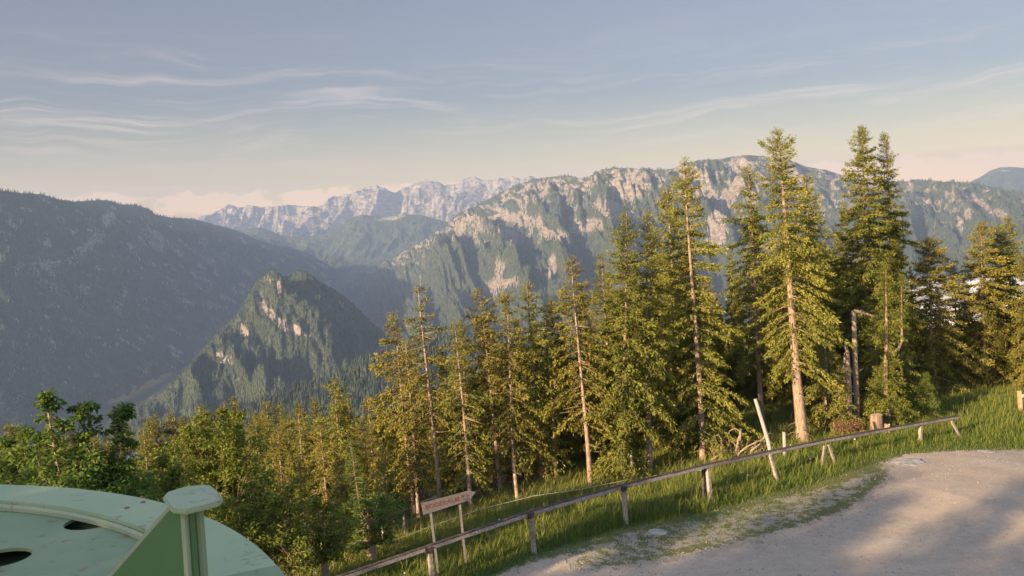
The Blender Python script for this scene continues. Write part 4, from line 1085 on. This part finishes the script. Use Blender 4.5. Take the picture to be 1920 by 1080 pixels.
# pasture posts with wire
wf = None
wps = [((603, 1008), (611, 1068), 'b'), ((717, 984), (721, 1022), 'w'), ((757, 965), (760, 1000), 'g'), ((1183, 853), (1188, 903), 'g'), ((965, 888), (971, 938), 'p')]
wf = empty('wire_fence', hit(721, 1030)[0]); WO = np.array(wf.location); tag(wf, 'slack white wire strung on thin mixed posts through the tall grass', 'wire fence')
wpts = []
for (tp, bp, kd) in wps:
    b_, d_ = hit(bp[0], bp[1]+10); t_2 = P(tp[0], tp[1], d_)
    mb = MB(); rd = {'b': .032, 'w': .045, 'g': .045, 'p': .07}[kd]
    mb.tube([b_-[0, 0, .3]-WO, (b_+t_2)/2-WO, t_2-WO], [rd, rd, rd*0.9], 8); pst = mb.build('post', M[{'b': 'black', 'w': 'cut', 'g': 'wood', 'p': 'cut'}[kd]], wf, smooth=False, label={'b': 'black post with a white cap', 'w': 'short pale post', 'g': None, 'p': 'stout pale post'}[kd])
    if kd in 'bw':
        mb = MB(); dn_ = unit(t_2-b_); mb.tube([t_2-dn_*0.40-WO, t_2-WO+dn_*0.01], [rd*1.25, rd*1.25], 8); mb.build('cap', M['white'], pst)
wire_px = [(612, 1062), (665, 1042), (720, 1020), (800, 990), (900, 955), (1000, 930), (1085, 918), (1185, 898), (1260, 888), (1330, 880)]
pts = []
for x_, y_ in wire_px:
    q_, d_ = hit(x_, y_+14); pts.append(P(x_, y_, d_-.1)-WO)
mb = MB(); mb.tube(pts, 0.014, 5); mb.build('wire', M['wire'], wf)
for tp, bp, r_, lab in (((1470, 810), (1472, 862), .075, 'round grey post standing behind the rail fence right of the leaning pole'), ((1318, 872), (1320, 884), .05, None)):
    if lab:
        b_, d_ = hit(*bp); mb = MB(); t_2 = P(tp[0], tp[1], d_); mb.tube([[0, 0, -.3], (t_2-b_)*0.5, t_2-b_], [r_, r_, r_*.95], 10); root = empty('wooden_post', b_); mb.build('post_shaft', M['pole'], root); tag(root, lab, 'post')
# gate post at the right edge
b_, d_ = hit(1915, 776); t_2 = P(1911, 733, d_); root = empty('gate_post', b_); mb = MB(); mb.bar([0, 0, -.3], t_2-b_, .16, .16, up=(0, 1, 0), seg=3, wob=.05); mb.build('post', M['cut'], root, bevel=.01)
mb = MB(); e_ = P(1990, 727, d_-.6)-b_; mb.bar(P(1914, 743, d_-.05)-b_, e_, .06, .16, seg=4, wob=.1); mb.build('rail', M['wood'], root, bevel=.006); mb = MB(); mb.bar(P(1990, 725, d_-.6)-b_, [e_[0], e_[1], gz(b_[0]+e_[0], b_[1]+e_[1])-b_[2]-.2], .14, .14, up=(0, 1, 0)); mb.build('post', M['wood'], root)
tag(root, 'pale square post with a rail end at the right edge of the meadow', 'gate post')

# ------------------------------------------------------------------ arrow sign
g1, d1 = hit(822, 1040); d1 = 27.0
sg = empty('arrow_sign', PG(817, 1000, d1)); SO = np.array(sg.location); tag(sg, 'weathered arrow shaped wooden sign with red lettering on two posts', 'sign')
dL, dR_ = d1, d1+0.5
for (tx, ty, bx, by, dd) in ((808, 962, 822, 1042, d1), (862, 942, 872, 996, d1+.4)):
    t_2 = P(tx, ty, dd+.06); b_ = P(bx, by, dd+.06); b_[2] = min(b_[2], gz(b_[0], b_[1])-.2)
    mb = MB(); mb.bar(b_-SO, t_2-SO, .10, .08, up=(1, 0, 0), seg=4, wob=.1); mb.build('post', M['board'], sg, bevel=.006)
bp_ = [(790, 944), (880, 920), (892, 923), (881, 938), (794, 966)]
front = [P(x_, y_, dL+(dR_-dL)*(x_-790)/100) for x_, y_ in bp_]
nrm_ = unit(np.cross(front[1]-front[0], front[4]-front[0])); nrm_ = nrm_ if nrm_@Fv < 0 else -nrm_
mb = MB(); mb.prism([p-SO for p in front], -nrm_*0.045); mb.build('board', M['board'], sg, bevel=.006)
ex = unit(front[1]-front[0]); ey = np.cross(nrm_, ex)
ey = ey if ey[2] > 0 else -ey


def lettering(name, txt, px, py, size, sx=1.0):
    cu = bpy.data.curves.new(name, 'FONT'); cu.body = txt; cu.size = 0.25; cu.extrude = 0.003; cu.align_x = 'CENTER'; cu.align_y = 'CENTER'; cu.offset = 0.003; cu.space_character = 1.08
    t = bpy.data.objects.new(name, cu); C.objects.link(t); cu.materials.append(M['red'])
    bpy.context.view_layer.update()
    me = bpy.data.meshes.new_from_object(t.evaluated_get(bpy.context.evaluated_depsgraph_get())); bpy.data.objects.remove(t)
    t = bpy.data.objects.new(name, me); C.objects.link(t)
    wx = max(v.co.x for v in me.vertices)-min(v.co.x for v in me.vertices); sx = size*sx/wx
    c = P(px, py, dL+(dR_-dL)*(px-790)/100)
    c = c-nrm_*((c-front[0])@nrm_)+nrm_*0.006-SO
    zx = np.cross(ex, ey)
    t.matrix_world = Matrix(((ex[0]*sx, ey[0]*sx, zx[0], c[0]), (ex[1]*sx, ey[1]*sx, zx[1], c[1]), (ex[2]*sx, ey[2]*sx, zx[2], c[2]), (0, 0, 0, 1)))
    t.parent = sg; return t


lettering('lettering', 'BODERALM', 829, 943.5, 1.0, 1.06)
lettering('small_lettering', '\u00bc h', 871, 930, 0.22)

# ------------------------------------------------------------------ stones by the road
def rock(px, py, r, label, seed, flat=0.35):
    p = hit(px, py)[0]; rn = random.Random(seed); bm = bmesh.new(); bmesh.ops.create_icosphere(bm, subdivisions=3, radius=1)
    for v in bm.verts:
        k = 1+0.35*float(noise2(np.array([v.co.x*1.7+seed]), np.array([v.co.y*1.7+v.co.z]), seed)[0])
        v.co = Vector((v.co.x*k*r*1.4, v.co.y*k*r, v.co.z*k*r*flat))
    me = bpy.data.meshes.new('rock'); bm.to_mesh(me); bm.free(); me.materials.append(M['stone']); o = bpy.data.objects.new('rock', me); C.objects.link(o); o.location = (p[0], p[1], p[2]+r*flat*0.3); o.rotation_euler = (0, 0, rn.random()*3)
    tag(o, label, 'rock')


rock(1705, 868, .52, 'flat pale grey rock slab bedded in the gravel by the grass corner', 1, .14)
rock(1233, 1000, .24, 'pale stone lying in the worn grass nearest the second fence post', 2, .3)
rock(1215, 1003, .15, 'small pale stone left of the bigger stone in the worn grass', 3, .3)
rock(1690, 872, .2, 'small flat grey stone beside the pale rock slab', 4, .2)
rock(1850, 848, .25, 'low dark edged stone at the far edge of the gravel road', 6, .18)

# loose stones on the gravel
r_ = np.random.default_rng(77); n = 110000
d = 16+30*r_.random(n)**1.6; az = r_.uniform(-8, 33, n)*np.pi/180; x = d*np.tan(az); y = d
sdr = poly_sd(ROAD, x, y)+0.75*fbm(x*0.9, y*0.9, 21, 5, 0.68); vg = poly_sd(VERGE, x, y)
ok = ((sdr > -0.5) & (r_.random(n) < np.interp(sdr, [-0.5, 0, 0.6, 2.5], [.25, 1, .75, .33])*(0.5+0.7*np.clip(fbm(x*.5, y*.5, 66, 3)+.4, 0, 1)))) | ((vg > 0) & (fbm(x*1.3, y*1.3, 12, 3) > 0.05) & (r_.random(n) < .8))
x, y, sdr = x[ok], y[ok], sdr[ok]; n = len(x); z = ground(x, y)+np.where(sdr > 0, .02, .0)
rad = 0.009+0.026*r_.random(n)**4
oc_ = np.array([[1, 0, 0], [0, 1, 0], [-1, 0, 0], [0, -1, 0], [0, 0, .8], [0, 0, -.8]])
V = np.stack([x, y, z], -1)[:, None]+oc_[None]*rad[:, None, None]*r_.uniform(.6, 1.3, (n, 6, 1))
an = r_.random(n)*3; c_, s_ = np.cos(an)[:, None], np.sin(an)[:, None]
dx = V[..., 0]-x[:, None]; dy = V[..., 1]-y[:, None]; V[..., 0] = x[:, None]+c_*dx-s_*dy; V[..., 1] = y[:, None]+s_*dx+c_*dy
f8 = np.array([[0, 1, 4], [1, 2, 4], [2, 3, 4], [3, 0, 4], [1, 0, 5], [2, 1, 5], [3, 2, 5], [0, 3, 5]])
o = raw('loose_gravel', V.reshape(-1, 3), [(np.arange(n)[:, None, None]*6+f8[None]).reshape(-1, 3)], M['pebble'], None, {'tint': np.repeat(r_.random(n), 6)}); tag(o, kind='stuff')

# ------------------------------------------------------------------ green lift wheel in the corner
CX, CY, RW = -2.761, 1.6526, 2.26
wl = empty('lift_wheel', (CX, CY, -1.05)); tag(wl, 'big pale green painted steel wheel cover lying flat in the lower left corner', 'lift wheel')
WLo = np.array([CX, CY, -1.05])


def ring(name, prof, mat, a0=0.0, a1=2*math.pi, n=180, label=None):
    """profile (radius, height) swept round the wheel's axis"""
    mb = MB(); k = len(prof); full = abs(a1-a0-2*math.pi) < 1e-6; mm = n if full else n+1
    vs = [(r_*math.cos(a0+(a1-a0)*i/n), r_*math.sin(a0+(a1-a0)*i/n), z_) for i in range(mm) for r_, z_ in prof]
    fs = [(i*k+j, ((i+1) % mm)*k+j, ((i+1) % mm)*k+(j+1) % k, i*k+(j+1) % k) for i in range(n) for j in range(k)]
    if not full:
        fs += [tuple(range(k)), tuple(range((mm-1)*k, mm*k))[::-1]]
    mb.add(vs, fs); o = mb.build(name, mat, wl, label=label)
    for p in o.data.polygons:
        p.use_smooth = False
    return o


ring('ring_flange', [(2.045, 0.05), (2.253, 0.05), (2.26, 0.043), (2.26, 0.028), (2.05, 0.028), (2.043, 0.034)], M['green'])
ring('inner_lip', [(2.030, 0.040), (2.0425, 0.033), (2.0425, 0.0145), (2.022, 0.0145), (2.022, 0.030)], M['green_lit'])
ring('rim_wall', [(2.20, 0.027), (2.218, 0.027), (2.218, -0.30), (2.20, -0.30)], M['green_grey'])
# hub plate with round openings
bm = bmesh.new()
holes = []
for px, py, rd in ((173, 983, 0.100), (0, 1052, 0.100)):
    v_ = P(px, py, 1); v_ = v_*(-1.048/v_[2]); holes.append((v_[0]-CX, v_[1]-CY, rd))
for k in range(5):
    a = math.radians(150+k*46); holes.append((1.7*math.cos(a), 1.7*math.sin(a), 0.12))
outer = [bm.verts.new((2.19*math.cos(i*2*math.pi/160), 2.19*math.sin(i*2*math.pi/160), 0)) for i in range(160)]
ed = [bm.edges.new((outer[i], outer[(i+1) % 160])) for i in range(160)]
for hx, hy, rd in holes:
    if math.hypot(hx, hy)+rd > 2.17:
        s_ = 2.165-rd; q_ = math.hypot(hx, hy); hx, hy = hx*s_/q_, hy*s_/q_
    hv = [bm.verts.new((hx+rd*math.cos(i*2*math.pi/40), hy+rd*math.sin(i*2*math.pi/40), 0)) for i in range(40)]
    ed += [bm.edges.new((hv[i], hv[(i+1) % 40])) for i in range(40)]
bmesh.ops.triangle_fill(bm, use_beauty=True, edges=ed)
ext = bmesh.ops.extrude_face_region(bm, geom=bm.faces[:])
for v in ext['geom']:
    if isinstance(v, bmesh.types.BMVert):
        v.co.z -= 0.012
bmesh.ops.recalc_face_normals(bm, faces=bm.faces)
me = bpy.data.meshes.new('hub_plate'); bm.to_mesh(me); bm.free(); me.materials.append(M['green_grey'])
o = bpy.data.objects.new('hub_plate', me); C.objects.link(o); o.parent = wl; o.location = (0, 0, 0.013)
ring('lower_drum', [(2.08, -0.02), (2.10, -0.02), (2.10, -0.32), (2.08, -0.32)], M['green_grey'])
ring('cable_groove', [(1.35, -0.06), (2.075, -0.06), (2.075, -0.08), (1.35, -0.08)], M['green_grey'])
# joint in the flange; the segment's greyer tone stands in for reflected sky
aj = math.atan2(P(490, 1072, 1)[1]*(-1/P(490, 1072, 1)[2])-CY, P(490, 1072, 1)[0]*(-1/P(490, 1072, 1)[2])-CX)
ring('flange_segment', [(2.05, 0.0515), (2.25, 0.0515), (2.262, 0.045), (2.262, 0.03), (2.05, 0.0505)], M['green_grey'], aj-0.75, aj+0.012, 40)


def wp(px, py, z):
    v_ = P(px, py, 1); return v_*(z/v_[2])-WLo


zc_ = -0.655
cap = [wp(x_, y_, zc_) for x_, y_ in ((305, 930), (313, 922), (345, 912), (383, 908), (397, 910), (408, 920), (418, 932), (414, 938), (404, 942), (350, 955), (322, 953))]
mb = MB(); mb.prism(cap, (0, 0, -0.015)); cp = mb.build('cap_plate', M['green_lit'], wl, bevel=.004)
A0 = wp(344, 958, zc_-.02); E0 = wp(210, 1080, -0.845); low = 0.012
nf = unit(np.cross(E0-A0, np.array([0, 0, 1.0]))); nf = nf if nf@Fv < 0 else -nf


def on_fin(px, py):
    dr = P(px, py, 1.0); return dr*(((A0+WLo)@nf)/(dr@nf))-WLo


th_ = 0.012
A1 = on_fin(320, 954); q2 = A1+(E0-A1)*((low-A1[2])/(E0-A1)[2]); q1 = np.array([A0[0], A0[1], low])


def onpl(p):
    return p


fin = [A0, onpl(A1), onpl(q2), onpl(q1)]
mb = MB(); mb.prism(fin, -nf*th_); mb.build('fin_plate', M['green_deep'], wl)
mb = MB(); mb.bar(onpl(A1)-nf*th_/2, onpl(q2)-nf*th_/2, 0.020, 0.010, up=tuple(nf)); mb.v = [tuple(np.array(v)) for v in mb.v]; mb.build('fin_edge', M['green_lit'], wl, bevel=.002)
mb = MB(); mb.bar(A0+nf*0.002+[.004, 0, 0], onpl(q1)+nf*0.002+[.004, 0, 0], 0.014, 0.026, up=tuple(nf)); mb.build('fin_edge', M['green_lit'], wl, bevel=.002)
back = np.cross(nf, np.array([0, 0, 1.0])); back = back if back[0] > 0 else -back
mb = MB(); o1 = A0+back*0.017-nf*0.02; o2 = onpl(q1)+back*0.019-nf*0.02
mb.bar(o1, o2, 0.034, 0.012, up=tuple(back)); mb.build('upright', M['green_deep'], wl, bevel=.002)
mb = MB(); mb.bar(o1+back*0.011-nf*0.012, o2+back*0.011-nf*0.012, 0.010, 0.03, up=tuple(nf)); mb.build('upright', M['green_grey'], wl, bevel=.002)
mb = MB(); c0 = wp(380, 1074, -1.02); c1 = wp(408, 1068, -1.02); mb.bar(c0, c1, .03, .02); mb.build('bracket', M['green_lit'], wl, bevel=.003)
for px, py in ((268, 942), (238, 953)):
    mb = MB(); c0 = wp(px, py, -1.0); mb.tube([c0+[0, 0, .0], c0+[0, 0, .004]], [.011, .009], 10); mb.build('bolt', M['rust'], wl)
mb = MB(); c0 = wp(200, 982, -1.037); mb.tube([c0, c0+[0, 0, .004]], [.008, .007], 8); mb.build('bolt', M['black'], wl)
mb = MB(); mb.tube([(0, 0, -.07), (0, 0, -0.5), (0, 0, gz(CX, CY)+1.05-.5)], [.32, .32, .38], 24); mb.build('column', M['green_grey'], wl, smooth=False)

# ------------------------------------------------------------------ tall grass and weeds
def grass(name, count, seed, hmul, wid, mat, tint0, sel):
    r = np.random.default_rng(seed)
    X0 = []; Y0 = []; H0 = []; Q = []
    while sum(map(len, X0)) < count:
        n = 200000
        # more blades where they stand nearer
        d = 17+(62-17)*r.random(n)**1.35; az = r.uniform(-31.5, 32.5, n)*np.pi/180
        x = d*np.tan(az); y = d
        a, s = along(x, y); sdr = poly_sd(ROAD, x, y)
        sdr = sdr+0.75*fbm(x*0.9, y*0.9, 21, 5, 0.68)
        sdw = poly_sd(VERGE, x, y)
        ok = (sdr < 0.03) & (s < np.interp(a, [-10, 0, 10, 18, 26, 40], [5, 8, 9, 12, 20, 26]))
        clump = 0.5+0.5*fbm(x*0.9, y*0.9, seed, 3)*1.4
        hgt = np.interp(sdr, [-3.0, -1.6, -0.5, 0.05], [1.0, 0.85, 0.42, 0.16])*(0.45+0.75*clump)
        hgt = np.where(s > 0.3, np.maximum(hgt, 0.55*(0.5+0.7*clump)), hgt)
        worn = np.clip(sdw/0.5+0.6, 0, 1)
        hgt = hgt*(1-0.72*worn)
        pr_ = 1-0.60*worn*np.clip(0.5-0.9*fbm(x*1.6, y*1.6, 14, 3), 0, 1)-0.25*worn
        ok &= r.random(n) < pr_
        ok &= sel(r, x, y, a, s, clump)
        X0.append(x[ok]); Y0.append(y[ok]); H0.append(hgt[ok]); Q.append(clump[ok])
    x = np.concatenate(X0)[:count]; y = np.concatenate(Y0)[:count]; hg = np.concatenate(H0)[:count]; cl = np.concatenate(Q)[:count]
    z = ground(x, y)
    n = count; h = hg*hmul*r.uniform(0.6, 1.25, n)
    az = r.random(n)*6.283; lean = np.stack([np.cos(az), np.sin(az), np.zeros(n)], -1)*(h*r.uniform(0.05, 0.6, n))[:, None]
    wv = np.stack([-np.sin(az+.6), np.cos(az+.6), np.zeros(n)], -1)*(wid*r.uniform(.6, 1.4, n)*(0.6+0.5*np.minimum(h, 1)))[:, None]
    p = np.stack([x, y, z-0.02], -1); up = np.zeros((n, 3)); up[:, 2] = h
    md = p+lean*0.42+up*0.60
    V = np.stack([p-wv, p+wv, md+wv*0.75, md-wv*0.75, p+lean+up*r.uniform(.8, 1.0, n)[:, None]], 1).reshape(-1, 3)
    k_ = np.arange(n)[:, None]*5
    f = k_+np.array([[0, 1, 2, 3]]); f3 = k_+np.array([[3, 2, 4]])
    a, s = along(x, y)
    t = np.clip(tint0+0.32*(cl-0.5)+r.normal(0, .16, n)+0.22*np.clip(s/6-0.1, 0, 1), 0, 1)  # yellower beyond the fence: sunlight on that strip painted into the blade tint
    o = raw(name, V, [f, f3], mat, None, {'tint': np.repeat(t, 5)}); tag(o, kind='stuff')


grass('tall_grass', 330000, 31, 0.43, 0.0105, M['grass'], 0.40, lambda r, x, y, a, s, c: np.ones(len(x), bool))
grass('meadow_weeds', 16000, 32, 0.45, 0.022, M['leaf'], 0.52, lambda r, x, y, a, s, c: (c > 0.5) & (s > -3.2))
grass('dry_grass_stalks', 22000, 33, 0.85, 0.008, M['grass'], 0.95, lambda r, x, y, a, s, c: s > -2.5)
m, N = material('white_umbel_flowers'); finish(N, principled(N, (0.75, 0.76, 0.70), 0.8)); M['flower'] = m
r_ = np.random.default_rng(8); d = 20+25*r_.random(170); az = r_.uniform(-16, 25, 170)*np.pi/180; x = d*np.tan(az); y = d; a, s = along(x, y)
ok = (poly_sd(ROAD, x, y) < -1.0) & (s < 6) & (s > -2.2) & (poly_sd(VERGE, x, y) < -0.9) & (fbm(x*.5, y*.5, 3, 3) > 0.0); x, y = x[ok], y[ok]; z = ground(x, y)+r_.uniform(.3, .55, len(x)); n = len(x)
ang = np.arange(6)[None]*math.pi/3; rd = r_.uniform(.018, .045, n)[:, None]
V = np.stack([x[:, None]+rd*np.cos(ang), y[:, None]+rd*np.sin(ang)*.8, z[:, None]+rd*np.sin(ang)*.5+0*ang], -1)
st0 = np.stack([np.stack([x-.006, y, z-.5], -1), np.stack([x+.006, y, z-.5], -1), np.stack([x, y, z], -1)], 1)
o = raw('umbel_flowers', np.concatenate([V.reshape(-1, 3), st0.reshape(-1, 3)]), [np.arange(n*6).reshape(n, 6), n*6+np.arange(n*3).reshape(n, 3)], M['flower']); tag(o, kind='stuff')
